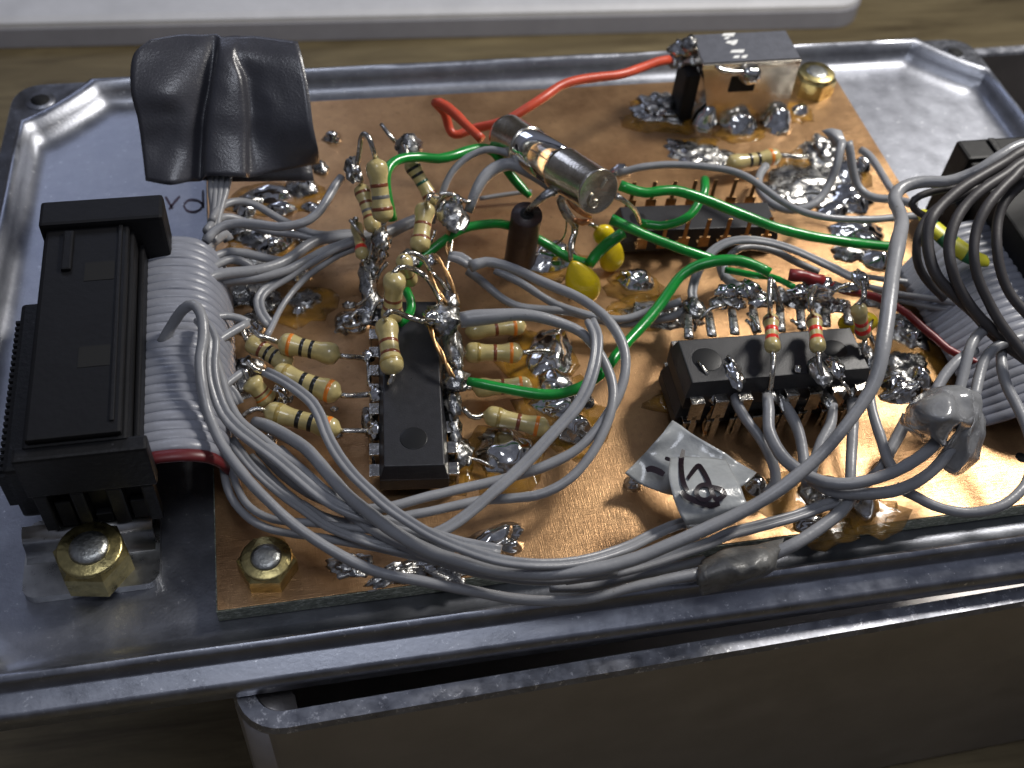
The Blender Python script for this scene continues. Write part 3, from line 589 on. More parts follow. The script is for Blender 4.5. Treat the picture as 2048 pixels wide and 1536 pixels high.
resistor('resistor near the dc jack with black bands and an orange end', (1452, 328), (1562, 311), .22, .24, 34, [(0.42, 'k'), (0.57, 'k'), (0.80, 'o')], [(1, (1575, 311, .24), (1595, 314, .24), (1622, 312, .2)), (0, (1445, 332, .2), (1436, 340, .1))])
# ================================================================== capacitors, ferrite, fuse
def cap(label, px, py, z, wpx, hpx, ax, rot=0.0, legs=()):
    c = P(px, py, z); t = thing('capacitor', label, 'capacitor', (c[0], c[1], z-0.2), 'yellow dipped capacitors')
    rx = px2r(wpx, c); rz = px2r(hpx, c)
    bm = bmesh.new(); bmesh.ops.create_uvsphere(bm, u_segments=28, v_segments=18, radius=1)
    A = np.array(X)  # tilt in the plane facing up/front
    V = []
    up = np.array([math.sin(rot), 0.35*math.cos(rot), math.cos(rot)]); up /= np.linalg.norm(up)
    sd = np.cross(up, [0, 1, 0]); sd /= np.linalg.norm(sd); fr = np.cross(sd, up)
    for v in bm.verts:
        s_ = v.co.z; k = 1.0-0.42*max(0, s_)**1.4 if ax else 1
        q = c+sd*v.co.x*rx*k+fr*v.co.y*rx*0.62*k+up*s_*rz*(1.25 if (ax and s_ > 0) else 1.0)
        V.append(q)
    Fc = [tuple(v.index for v in f.verts) for f in bm.faces]; bm.free()
    mk('body', V, Fc, m_yel, t)
    for l in legs:
        cc = rs([P(*q) for q in l], 0.05); mk('leg', *tube_geo(cc, [0.028]*len(cc), 8), m_lead, t)
    return t
cap('bright yellow teardrop capacitor standing in the middle of the board', 1165, 568, .34, 70, 92, True, -0.45, [[(1142, 520, .65), (1140, 490, .8), (1150, 460, .9)], [(1150, 590, .2), (1140, 600, .05)]])
cap('yellow capacitor lobe showing behind the green wires, below the fuse', 1208, 470, .50, 50, 44, False, 0.9, [[(1195, 455, .6), (1180, 448, .7)], [(1215, 490, .4), (1205, 500, .3)]])
cap('shaded yellow capacitor low beside the rear chip', 1224, 516, .18, 52, 60, True, 0.25, [[(1240, 545, .1), (1262, 552, .05)], [(1225, 480, .4), (1245, 470, .4)]])
cap('yellow capacitor almost hidden behind the right striped resistor', 1716, 645, .42, 84, 46, False, 0.0, [[(1690, 660, .3), (1680, 680, .1)]])
fb = thing('ferrite_bead', 'dark brown cylinder standing upright with a thick lead into its top', 'ferrite bead', (*P(1040, 528, 0)[:2], 0))
a = P(1038, 522, 0.05); b = P(1054, 428, .95); r = px2r(60, a)
mk('core', *lathe_geo(a, b, [(0, r*0.96), (0.03, r), (0.97, r), (1, r*0.96)], 28), m_fer, fb)
mk('bore', *lathe_geo(a+(b-a)*0.99, a+(b-a)*1.006, [(0, r*0.45), (1, r*0.45)], 20), m_hole, fb)
c, rr = pxpts([(1052, 430, .9, 20), (1066, 412, 1.1, 24), (1088, 392, 1.25, 28), (1112, 378, 1.3, 30), (1135, 370, 1.3, 26)], 24)
mk('thick_lead', *tube_geo(c, rr, 12, flat=0.55), m_solderd, fb)
fu = thing('glass_fuse', 'glass tube fuse with two metal end caps lying slanted over the wires', 'fuse', (*P(1100, 330, 1.2)[:2], 1.1))
fa = P(1012, 268, 1.05); fbp = P(1197, 384, 1.62); fr_ = 0.245
mk('end_cap', *lathe_geo(fa, fa+(fbp-fa)*0.27, [(0, fr_*0.92), (0.04, fr_*0.99), (0.12, fr_), (0.9, fr_), (0.94, fr_*1.03), (1, fr_*1.03)], 32), m_cap, fu)
cp = mk('end_cap', *lathe_geo(fa+(fbp-fa)*0.64, fbp, [(0, fr_*1.03), (0.06, fr_*1.03), (0.1, fr_), (0.94, fr_), (0.97, fr_*1.015), (0.995, fr_*1.01), (1.0, fr_*0.975), (0.992, fr_*0.93)], 32), m_cap, fu)
gv, gf = lathe_geo(fa+(fbp-fa)*0.25, fa+(fbp-fa)*0.66, [(0, fr_*0.96), (1, fr_*0.96), (1, fr_*0.90), (0, fr_*0.90), (0, fr_*0.96)], 40)
gl = mk('glass_tube', gv, gf[:-2], m_glass, fu)
mk('fuse_wire', *tube_geo([fa+(fbp-fa)*t for t in np.linspace(0.2, 0.8, 8)], 0.008, 6), m_lead, fu)
# stamped marks on the end face: ring "6" and rating digits
fax = (fbp-fa)/np.linalg.norm(fbp-fa); fs = np.cross(fax, [0, 0, 1]); fs /= np.linalg.norm(fs); fu_ = np.cross(fs, fax)
if fu_[2] < 0: fu_ = -fu_
if fs[0] < 0: fs = -fs
def face_mark(pts, rad):
    c = rs([fbp+fax*0.004+fs*x*fr_+fu_*y*fr_ for x, y in pts], 0.02); mk('stamped_mark', *tube_geo(c, [rad]*len(c), 6), m_cap, cp)
face_mark([(-0.28, 0.02), (-0.42, -0.10), (-0.50, -0.32), (-0.42, -0.55), (-0.24, -0.66), (-0.06, -0.58), (-0.02, -0.42), (-0.14, -0.34), (-0.26, -0.38)], 0.009)
face_mark([(0.08, 0.18), (0.42, 0.52)], 0.006)
for k in range(4): face_mark([(0.16+0.09*k, 0.12+0.09*k), (0.18+0.09*k, 0.17+0.09*k)], 0.010)
def fuse_lead(pts, wpx, mat=m_lead, nm='soldered_lead', fl=None):
    c, rr = pxpts(pts, wpx); mk(nm, *tube_geo(c, rr, 10, flat=fl), mat, fu)
fuse_lead([(1232, 392, 1.5, 16), (1246, 400, 1.45, 11), (1262, 412, 1.3, 10), (1274, 428, 1.1, 10), (1280, 446, .9, 9)], 10)
fuse_lead([(1140, 396, 1.2, 18), (1150, 412, 1.15, 16), (1168, 426, 1.1, 14), (1180, 432, 1.0, 10)], 14, m_cop)
fuse_lead([(1130, 392, 1.2, 10), (1120, 400, 1.1, 16), (1135, 430, .95, 20), (1150, 450, .8, 16), (1146, 480, .6, 12), (1142, 505, .6, 9)], 14, m_solderd)
fuse_lead([(1150, 440, .9, 12), (1165, 445, .95, 14), (1182, 440, .9, 9)], 12, m_cop)
fuse_lead([(1128, 398, 1.1, 4), (1133, 430, .8, 4), (1130, 470, .5, 4), (1112, 488, .3, 5), (1092, 492, .25, 5)], 5, m_solderd)
# twisted copper strands around chips
def strands(label, pts, wpx, mat, parent=None, name='bare_wire'):
    c, r = pxpts(pts, wpx); G = []
    for k in range(2):
        q = [p+np.array([math.cos(i*0.9+k*math.pi), 0.4*math.sin(i*0.9), math.sin(i*0.9+k*math.pi)])*r[i]*0.45 for i, p in enumerate(c)]
        G.append(tube_geo(q, [x*0.62 for x in r], 8))
    o = mk(name, *join(*G), mat, parent)
    if parent is None: tag(o, label, 'bare wire')
    return o
strands('twisted copper wire curling beside the upright resistors towards the chip row', [(868, 508, .9), (885, 530, .85), (900, 560, .75), (912, 590, .65), (918, 620, .55)], 10, m_brz)
strands('bare copper strand running down the right side of the long chip, upper part', [(858, 548, .8), (872, 575, .75), (884, 595, .7), (896, 615, .6)], 10, m_brz)
strands('brown bare wire from the solder lump down to the end of the green wire', [(860, 650, .8), (868, 680, .75), (882, 705, .7), (893, 728, .65), (902, 748, .6), (914, 760, .55)], 11, m_brz)
strands('tall copper strand rising above the green wire near the ring-shaped lead', [(916, 436, .9), (904, 445, .85), (896, 470, .75), (893, 500, .65), (905, 520, .6)], 9, m_brz)
strands('short copper strands below the green wire end at the right of the long chip', [(905, 765, .5), (912, 790, .42), (905, 820, .35), (900, 850, .3), (902, 880, .25)], 12, m_brz)
strands('copper strand leading to the round solder ring near the front', [(905, 860, .3), (912, 890, .25), (922, 905, .2), (938, 915, .15), (960, 922, .12), (985, 935, .1)], 9, m_lead)
strands('bare strand bent down from the solder bead in front of the right chip', [(1428, 800, .5), (1424, 820, .35), (1412, 838, .2), (1406, 850, .15), (1412, 868, .05)], 7, m_brz)
# ring lead near (905,400)
def bare(label, pts, wpx, mat=m_lead, flat=None, name='bare_wire', cat='bare wire'):
    return wire(name, label, cat, pts, wpx, mat, flat=flat, seg=10)
bare('shiny cut-off lead sticking up behind the green loop', [(764, 248, 1.15), (778, 268, 1.12), (790, 284, 1.05)], 9)
bare('solder-coated loop beside the resistor with the black and green bands', [(868, 400, .95), (882, 388, 1.0), (902, 388, 1.0), (916, 400, .95), (918, 425, .85), (905, 440, .8)], 8)
solder(818, 293, 44, 34, .16, 5, m_solderd, z=.95, amp=.15, parent=None)
# airborne solder lumps on the chips (children of chips)
for i, (a_, b_, z_, w_, h_, zh, mt) in enumerate([(706, 340, 1.1, 26, 40, .12, 1), (762, 478, .75, 30, 34, .10, 1), (766, 505, .6, 20, 22, .10, 0), (742, 520, .45, 26, 50, .08, 1), (736, 560, .4, 26, 60, .08, 1), (744, 600, .35, 26, 50, .08, 1), (735, 630, .3, 34, 30, .08, 1),
    (888, 640, .75, 60, 44, .14, 1), (862, 636, .85, 30, 22, .08, 0), (900, 600, .6, 30, 30, .08, 1), (905, 690, .5, 34, 70, .10, 1), (912, 760, .5, 42, 30, .10, 1), (905, 800, .4, 28, 50, .08, 1), (906, 850, .3, 24, 50, .08, 1), (920, 905, .16, 40, 40, .08, 1),
    (738, 712, .3, 22, 18, .06, 0), (752, 788, .36, 26, 20, .08, 0), (750, 860, .32, 26, 26, .08, 0), (738, 845, .2, 26, 40, .06, 1), (862, 520, .8, 30, 18, .06, 0), (905, 430, .9, 44, 50, .10, 1), (915, 400, .95, 20, 16, .06, 0), (822, 515, .7, 26, 26, .06, 1)]):
    solder(a_, b_, w_, h_, zh, i+40, m_solderd if mt else m_solder, z=z_, amp=.3, parent=icL, name='solder_lump')
for i, (a_, b_, z_, w_, h_, zh, mt) in enumerate([(1455, 583, .62, 40, 20, .08, 0), (1462, 596, .55, 36, 22, .06, 1), (1500, 580, .62, 42, 24, .10, 0), (1476, 607, .5, 24, 18, .06, 0), (1436, 606, .5, 30, 18, .06, 1), (1390, 615, .5, 36, 28, .08, 1), (1375, 635, .35, 30, 40, .08, 1),
    (1520, 602, .55, 40, 22, .08, 0), (1560, 590, .6, 30, 24, .08, 1), (1605, 582, .66, 44, 18, .08, 0), (1642, 576, .7, 70, 26, .12, 0), (1590, 600, .5, 44, 24, .06, 1), (1665, 610, .5, 30, 22, .06, 1), (1684, 612, .5, 20, 20, .06, 0), (1690, 576, .7, 50, 12, .06, 0), (1720, 560, 1.0, 28, 28, .08, 0), (1640, 612, .5, 50, 24, .06, 1),
    (1427, 790, .55, 24, 24, .09, 0), (1470, 750, .8, 28, 40, .05, 0), (1468, 768, .6, 26, 26, .06, 1), (1533, 768, .6, 28, 50, .08, 1), (1560, 790, .5, 26, 40, .06, 1), (1640, 745, .85, 34, 40, .06, 1), (1655, 795, .5, 24, 40, .06, 1), (1670, 735, .85, 30, 30, .05, 0), (1735, 715, .7, 30, 40, .08, 1), (1700, 770, .5, 24, 40, .06, 1), (1595, 738, .82, 14, 10, .04, 0)]):
    solder(a_, b_, w_, h_, zh, i+90, m_solderd if mt else m_solder, z=z_, amp=.3, parent=icR, name='solder_lump')
# stray pins / strands in front of right chip (bronze glints)
for k, pts in enumerate([[(1572, 765, .55), (1580, 748, .65), (1592, 735, .72), (1596, 725, .76)], [(1605, 800, .3), (1618, 785, .4), (1628, 775, .5), (1634, 765, .55)], [(1636, 815, .2), (1642, 800, .3), (1652, 797, .35)], [(1660, 790, .4), (1668, 778, .45), (1672, 772, .5)], [(1588, 815, .2), (1606, 806, .25), (1618, 795, .35)], [(1704, 790, .35), (1714, 772, .45), (1722, 762, .5)], [(1680, 810, .2), (1686, 802, .3)]]):
    strands(None, pts, 8, m_cop, icR, 'bent_pin')
for k, (xa, ya, xb, yb) in enumerate([(1396, 722, 1428, 780), (1455, 712, 1484, 756), (1492, 640, 1510, 668), (1582, 640, 1604, 662), (1658, 712, 1664, 745), (1682, 762, 1700, 790), (1624, 590, 1665, 570)]):
    c, rr = pxpts([(xa, ya, .82 if yb > 700 else .6, 7), ((xa+xb)/2+2, (ya+yb)/2-3, .8 if yb > 700 else .6, 8), (xb, yb, .6 if yb > 700 else .5, 8)], 8)
    mk('tinned_tail', *tube_geo(c, rr, 8), m_lead, icR)
for k, (xb, yb, xt, yt) in enumerate([(1378, 676, 1376, 632), (1424, 672, 1418, 628), (1470, 668, 1464, 622), (1514, 664, 1506, 618), (1562, 662, 1560, 612), (1604, 658, 1600, 612), (1652, 652, 1652, 610), (1698, 648, 1694, 608)]):
    c, rr = pxpts([(xb, yb, .62, 20), ((xb+xt)/2, (yb+yt)/2, .60, 19), (xt, yt, .52, 17), (xt, yt-6, .40, 14)], 16)
    mk('rear_pin', *tube_geo(c, rr, 8, flat=.4), m_solderd, icR)
for pts in [[(1400, 640, .5), (1420, 618, .6), (1450, 610, .62)], [(1488, 560, .6), (1510, 575, .6), (1532, 590, .62)], [(1545, 560, .9), (1556, 590, .75), (1566, 620, .6)], [(1660, 590, .7), (1676, 575, .75), (1700, 568, .8)], [(1606, 556, .8), (1612, 575, .7), (1608, 600, .6)], [(1744, 640, .5), (1738, 660, .5), (1748, 690, .4)], [(1518, 660, .7), (1508, 640, .66), (1496, 628, .6)], [(1560, 600, .6), (1590, 592, .62), (1620, 590, .62)]]:
    c, rr = pxpts(pts, 9); mk('tinned_tail', *tube_geo(c, rr, 8), m_lead, icR)
for pts in [[(748, 470, .7), (742, 500, .6), (735, 530, .45), (740, 560, .35)], [(768, 478, .8), (760, 500, .7), (752, 520, .5)], [(700, 440, .9), (716, 460, .85), (730, 480, .7)], [(836, 505, .7), (820, 512, .72), (800, 508, .75)], [(870, 460, .8), (864, 478, .72), (846, 500, .7)], [(905, 470, .7), (900, 510, .65), (893, 545, .6), (900, 580, .55)], [(884, 600, .7), (872, 625, .75), (880, 655, .7)], [(740, 590, .45), (726, 604, .35), (712, 612, .3)], [(770, 600, .6), (752, 610, .5), (742, 640, .4)], [(925, 400, .9), (936, 404, .9), (946, 398, .85)], [(890, 400, .95), (880, 420, .9), (876, 440, .85)]]:
    c, rr = pxpts(pts, 8); mk('tinned_tail', *tube_geo(c, rr, 8), m_lead, icL)
# leads left side of long chip (vertical tinned strands)
for pts in [[(735, 722, .32), (737, 745, .3), (738, 770, .3)], [(738, 845, .2), (742, 880, .15), (746, 915, .08), (750, 940, .04)], [(744, 835, .25), (750, 862, .25), (758, 880, .25)], [(728, 545, .4), (735, 575, .35), (745, 600, .3), (738, 630, .3)], [(700, 640, .3), (715, 622, .32), (735, 625, .35), (728, 645, .3), (700, 655, .25), (688, 650, .2)], [(765, 520, .4), (752, 538, .3), (744, 560, .2), (740, 585, .1)], [(775, 525, .5), (760, 545, .4), (750, 570, .3)], [(838, 642, 1.0), (860, 640, .9), (880, 645, .8)], [(850, 552, 1.0), (866, 575, .8), (880, 600, .7), (890, 625, .7)], [(862, 545, .8), (880, 560, .7), (900, 590, .6)]]:
    c, rr = pxpts(pts, 9); mk('tinned_tail', *tube_geo(c, rr, 8), m_lead, icL)
# ================================================================== dc jack
jk = thing('dc_jack', 'boxy tin-plated socket with a slate grey top and white print at the rear right', 'socket', (6.1, 11.8, 0))
BL, BR_, TLp, TRp = P(1416, 250, 0), P(1566, 240, 0), P(1405, 129, 1.0), P(1602, 119, 1.0); dy = 0.72
V = [(BL[0], 11.55, 0.02), (BR_[0], 11.55, 0.02), (BR_[0], 11.55+dy, 0.02), (BL[0], 11.55+dy, 0.02), (5.31, 11.53, 1.0), (6.68, 11.53, 1.0), (6.70, 12.19, 1.0), (5.35, 12.19, 1.0)]
Fc = [(0, 1, 5, 4), (1, 2, 6, 5), (2, 3, 7, 6), (3, 0, 4, 7), (4, 5, 6, 7), (3, 2, 1, 0)]
mk('metal_shell', V, Fc, m_tin, jk, smooth=False)
mk('top_sticker', *poly_geo([(5.33, 11.55), (6.67, 11.55), (6.69, 12.18), (5.36, 12.18)], 1.001, 1.012), m_stk, jk, smooth=False)
mk('folded_rim', *box_geo(5.31, 6.68, 11.50, 11.53, 0.93, 1.01, 0.008), m_tin, jk, smooth=False)
mk('latch_window', *poly_geo([(P(1466, 170, .72)[0], 11.52), (P(1516, 166, .72)[0], 11.52), (P(1516, 166, .72)[0], 11.545), (P(1466, 170, .72)[0], 11.545)], 0.55, 0.78), m_hole, jk, smooth=False)
mk('plastic_side', *box_geo(5.20, 5.40, 11.66, 12.1, 0.0, 0.74, 0.05), m_con, jk, smooth=False)
c = P(1496, 143, .84); mk('solder_ball', *blob_geo((c[0], 11.47, .84), .16, .12, .13, 3, .12, 3, half=False), m_solder, jk)
for i, (a_, b_, z_, w_, h_) in enumerate([(1362, 100, .85, 40, 26), (1385, 118, .75, 40, 30), (1352, 124, .72, 34, 22), (1380, 92, .95, 30, 26)]):
    solder(a_, b_, w_, h_, .14, i+7, m_solderd if i else m_solder, z=z_, parent=jk, name='solder_lump')
c, rr = pxpts([(1430, 130, .98, 8), (1445, 139, .93, 12), (1470, 141, .9, 10), (1490, 140, .9, 8)], 10); mk('solder_run', *tube_geo([q-np.array([0, .03, 0]) for q in c], rr, 8), m_solder, jk)
def jmark(poly):
    V = [P(1420+x/17.07, 50+y/17.07, 1.0135) for x, y in poly]; V = [(v[0], v[1], 1.0135) for v in V]; n = len(V)
    mk('white_print', V, [tuple(range(n))], m_wht, jk, smooth=False)
jmark([(400, 370), (470, 285), (870, 265), (800, 385)][::-1]); jmark([(470, 480), (540, 405), (700, 400), (620, 480)][::-1])
jmark([(520, 610), (620, 535), (780, 525), (700, 640)][::-1]); jmark([(700, 660), (760, 560), (830, 510), (960, 500), (900, 640), (800, 690)][::-1])
jmark([(680, 940), (760, 850), (1190, 830), (1130, 945)][::-1]); jmark([(775, 1125), (850, 1040), (1030, 1030), (980, 1130)][::-1]); jmark([(1060, 1120), (1110, 1040), (1300, 1010), (1230, 1130)][::-1])
# ================================================================== wires
GW = 'grey wires split from the ribbon cables'
def gw(label, pts, wpx, pair=False, mat=None): return wire('grey_wire', label, 'wire', pts, wpx, mat or m_grey, pair, GW)
def zz(pts, z0, z1=None, mid=None):     # assign heights along a list of (px,py)
    n = len(pts); out = []
    for i, p in enumerate(pts):
        t = i/(n-1); z = z0+(z1-z0)*t if z1 is not None else z0
        if mid is not None: z += (mid)*math.sin(math.pi*t)
        out.append((p[0], p[1], z)+tuple(p[2:]))
    return out
# long wire: left ribbon -> front -> up the right side -> right connector
gw('longest thick grey wire, sweeping along the front and up over the right side', [(508, 846, .35, 24), (535, 854, .45), (570, 870, .5), (606, 891, .55), (631, 915, .6), (666, 957, .65), (701, 995, .7), (745, 1030, .75), (789, 1061, .78), (833, 1087, .8), (877, 1109, .82), (943, 1131, .85), (1009, 1144, .85), (1097, 1149, .85), (1185, 1143, .85), (1262, 1122, .85), (1337, 1091, .9), (1405, 1062, .95), (1473, 1030, 1.0), (1542, 989, 1.1), (1593, 952, 1.2), (1644, 908, 1.3), (1685, 861, 1.45), (1719, 814, 1.55), (1748, 766, 1.65, 29), (1764, 716, 1.75, 30), (1773, 660, 1.8, 31), (1779, 605, 1.82, 31), (1786, 546, 1.8, 31), (1797, 488, 1.75, 31), (1806, 446, 1.65, 29), (1800, 420, 1.55, 27), (1790, 400, 1.5, 26), (1797, 380, 1.5, 25), (1819, 368, 1.52, 24), (1850, 362, 1.55, 23), (1890, 362, 1.6, 23), (1925, 352, 1.65, 23), (1958, 338, 1.75, 23), (2000, 312, 1.85, 24), (2060, 285, 1.9, 24), (2230, 250, 1.8, 24), (2400, 270, 1.2, 24), (2500, 330, .6, 24)], 27)
gw('outermost front wire that dips over the rim of the lid', [(322, 690, .86), (345, 652, 1.02), (366, 622, 1.2), (386, 611, 1.28), (401, 624, 1.28), (408, 648, 1.25), (408, 680, 1.2), (401, 715, 1.15), (402, 760, 1.1), (411, 808, 1.0), (425, 847, .95), (451, 900, .9), (495, 962, .85), (545, 1010, .8), (606, 1060, .72), (666, 1102, .65), (728, 1135, .58), (789, 1153, .52), (855, 1165, .48), (943, 1180, .42), (1020, 1195, .38), (1097, 1201, .36), (1185, 1196, .36), (1262, 1174, .38), (1337, 1158, .4), (1400, 1148, .4)], 22)
gw('second strand just inside the outermost left loop', [(400, 640, 1.0), (415, 655, 1.1), (427, 683, 1.1), (424, 720, 1.05), (425, 755, 1.0), (433, 790, .95), (448, 826, .9), (474, 856, .85), (510, 885, .8), (548, 915, .75), (594, 954, .7), (640, 990, .66), (688, 1016, .64), (740, 1036, .6), (800, 1054, .6), (860, 1068, .6), (930, 1088, .6), (1000, 1104, .6)], 27, True)
gw('grey wire crossing over the middle left resistor down to the tape label', [(532, 744, .75, 22), (557, 756, .8), (582, 771, .85), (606, 789, .85), (626, 808, .85), (641, 835, .85), (652, 866, .85), (668, 898, .85), (693, 934, .85), (728, 973, .87), (772, 1013, .9), (824, 1046, .95), (877, 1076, 1.0), (934, 1101, 1.0), (990, 1119, 1.0), (1053, 1128, .98), (1125, 1127, .92), (1185, 1118, .85), (1250, 1096, .75), (1303, 1070, .6), (1354, 1050, .5), (1400, 1040, .45)], 24, True)
gw('lower dark strand curling round the front left nut', [(446, 905, .5), (450, 950, .48), (462, 995, .45), (490, 1030, .42), (530, 1053, .4), (592, 1068, .38), (640, 1075, .38), (701, 1087, .4), (770, 1100, .42), (840, 1115, .45), (920, 1132, .45), (1000, 1142, .45)], 17)
gw('inner dark strand above the front left nut', [(460, 920, .55), (473, 969, .5), (500, 1015, .48), (548, 1040, .45), (614, 1045, .45), (701, 1056, .48), (767, 1066, .5), (840, 1080, .5), (910, 1100, .5)], 16)
gw('flat grey strand in the shade between the front bundle and the copper', [(462, 880, .5), (505, 935, .5), (560, 985, .5), (610, 1020, .5), (655, 1052, .5), (720, 1080, .5), (800, 1100, .5), (870, 1112, .5), (940, 1126, .5), (1010, 1134, .5)], 20, True)
gw('outer strand of the round loop right of the long chip', [(520, 900, .4), (570, 950, .42), (630, 992, .42), (690, 1012, .44), (728, 1017, .48), (789, 1013, .48), (855, 996, .45), (921, 978, .42), (987, 963, .4), (1053, 945, .42), (1110, 922, .45, 22), (1160, 893, .5), (1200, 852, .58), (1230, 805, .65), (1247, 761, .72), (1250, 717, .78), (1238, 675, .82), (1213, 638, .85), (1180, 610, .85), (1150, 592, .85), (1114, 576, .85), (1077, 560, .85), (1041, 543, .85), (1004, 530, .85), (972, 525, .85), (943, 533, .85, 24)], 21)
gw('middle strand of the round loop, ending in a thick grey end over the chip', [(500, 915, .38), (560, 975, .38), (630, 1025, .38), (700, 1045, .38), (780, 1040, .42), (855, 1024, .42), (910, 1010, .4), (965, 998, .38), (1020, 996, .35), (1070, 993, .38), (1110, 979, .42), (1150, 950, .48), (1190, 899, .55), (1215, 849, .62), (1226, 805, .68), (1224, 764, .72), (1210, 725, .76), (1190, 692, .8), (1160, 664, .82), (1119, 647, .85, 22), (1075, 634, .9, 24), (1031, 628, .92, 26), (985, 631, .92, 30), (950, 635, .9, 34), (920, 640, .88, 32)], 20)
gw('flattened inner strand of the round loop, cut end pointing up', [(600, 1010, .4), (660, 1052, .42), (730, 1082, .46), (800, 1085, .52), (855, 1071, .55), (899, 1053, .56), (943, 1024, .58), (987, 984, .62), (1031, 942, .66), (1078, 896, .72), (1119, 852, .78), (1154, 809, .84), (1178, 764, .9), (1193, 717, .94), (1194, 673, .96), (1180, 640, .96)], 25, True)
gw('pale wire running low behind the yellow teardrop capacitor to the right chip', [(935, 542, .5), (955, 556, .48), (980, 577, .45), (1004, 596, .4), (1041, 613, .35), (1090, 620, .32), (1140, 625, .3), (1200, 640, .25), (1248, 646, .25), (1300, 642, .25), (1345, 634, .3), (1372, 620, .4)], 17)
gw('second low wire crossing below the yellow teardrop capacitor', [(990, 540, .5), (1041, 566, .45), (1080, 592, .4), (1112, 610, .35), (1150, 622, .35), (1200, 634, .35), (1250, 638, .35), (1300, 624, .38), (1337, 612, .4), (1362, 603, .45)], 16)
gw('short thick insulation stub right of the tall copper strand', [(898, 512, .8, 22), (920, 516, .8, 26), (942, 530, .78, 24)], 24, True)
# left fan
for i, pts in enumerate([[(423, 355), (422, 385), (424, 424)], [(434, 352), (431, 385), (428, 424)], [(447, 352), (441, 385), (434, 425)], [(460, 352), (453, 385), (440, 430)]]):
    gw(('first', 'second', 'third', 'fourth')[i]+' strand from the left of the four coming out under the black tape', zz(pts, .8, .7)+[(pts[-1][0]-8, pts[-1][1]+40, .66), (pts[-1][0]-22, pts[-1][1]+90, .6)], 13)
gw('arched strand behind the fan, lost behind the red-band resistor', zz([(425, 440), (437, 420), (455, 407), (480, 402), (508, 407), (535, 421), (560, 435), (588, 448), (620, 463), (655, 469), (692, 467), (735, 470)], .75, .35), 15)
gw('strand rising to the solder tip left of the tall resistors', zz([(414, 482), (430, 463), (455, 451), (487, 448), (521, 451), (560, 454), (594, 449), (618, 440), (640, 421), (656, 396), (670, 372), (684, 354)], .8, 1.05), 18)
gw('short strand hugging the rear one at the left of the fan', zz([(412, 462), (428, 445), (450, 436), (475, 440), (500, 450)], .75, .5), 17)
gw('thickest fan strand from the left ribbon into the resistor cluster', zz([(385, 582), (405, 565), (428, 554), (460, 548), (496, 545), (530, 538), (560, 526), (588, 508), (614, 490), (645, 479), (692, 476), (730, 480), (775, 462), (815, 444), (860, 430), (900, 420)], .75, .22), 22)
gw('strand above the thickest one in the left fan', zz([(395, 540), (412, 524), (435, 514), (460, 507), (496, 509), (530, 516), (570, 520)], .72, .4), 17)
gw('third strand from below in the left fan', zz([(400, 556), (418, 542), (438, 530), (465, 521), (490, 527), (508, 538)], .74, .42), 18)
gw('flat strand bending from the fan down to the solder at the topmost left resistor', [(541, 652, .35), (524, 628, .4), (518, 603, .42), (528, 584, .42), (550, 568, .42), (575, 552, .44), (601, 533, .46), (628, 517, .48), (658, 501, .5), (692, 488, .5), (730, 475, .5), (770, 468, .5)], 23, True)
gw('thin strand sweeping from the resistor cluster down to the topmost left resistor', [(531, 676, .4), (543, 653, .38), (558, 623, .36), (575, 597, .35), (597, 570, .36), (621, 546, .38), (650, 526, .4), (682, 509, .42), (720, 497, .42), (760, 492, .42)], 13)
gw('rear-most strand of the bundle passing between the upright resistors', zz([(600, 535), (640, 508), (690, 498), (740, 490), (790, 465), (830, 448), (870, 440)], .3, .25), 17)
gw('lowest ribbon strand under the fan', zz([(362, 612), (380, 598), (400, 586), (430, 574), (470, 563), (520, 556), (560, 548)], .8, .3), 18)
gw('strand leaving the ribbon at the second row of the fan', zz([(402, 510), (415, 492), (432, 478), (448, 470), (458, 482)], .74, .45), 22)
gw('short grey wire between the loop and the resistor leads, upper', zz([(405, 646), (425, 636), (450, 631), (477, 636), (498, 645)], .7, .5), 16)
gw('short grey wire between the loop and the resistor leads, middle', zz([(425, 690), (445, 676), (470, 661), (495, 648)], .6, .5), 18)
gw('short grey wire between the loop and the resistor leads, lower', zz([(438, 786), (455, 768), (474, 754), (488, 744)], .5, .45), 16)
gw('flat bent scrap of grey wire beside the end-on resistor', zz([(452, 770), (468, 790), (478, 812)], .45, .3), 22, True)
gw('grey loop strand behind the outer left loop', [(412, 700, .7), (432, 740, .65), (445, 790, .6), (462, 830, .55), (495, 865, .55), (540, 898, .6), (590, 930, .6), (640, 975, .55), (700, 1010, .5)], 19)
gw('shaded wire tucked directly under the thick front wire', [(560, 900, .4), (620, 955, .45), (690, 1020, .5), (760, 1068, .55), (833, 1103, .58), (900, 1128, .6), (980, 1148, .6), (1060, 1160, .6), (1140, 1158, .58), (1230, 1140, .55)], 22)
gw('wire crossing the three left resistors leads along the loop', [(428, 700, .8), (440, 745, .75), (455, 800, .7), (480, 842, .65), (520, 872, .6), (560, 905, .58), (600, 945, .56), (650, 985, .55), (700, 1022, .5)], 19)
gw('strand in the fan between the thick one and the flat bend', zz([(400, 572), (430, 560), (480, 557), (530, 552), (575, 540), (610, 520), (650, 500), (700, 486)], .6, .45), 18)
gw('upper strand of the fan just under the torn tape', zz([(416, 470), (436, 452), (462, 446), (500, 452), (540, 462), (590, 468), (640, 478), (700, 482)], .65, .35), 16)
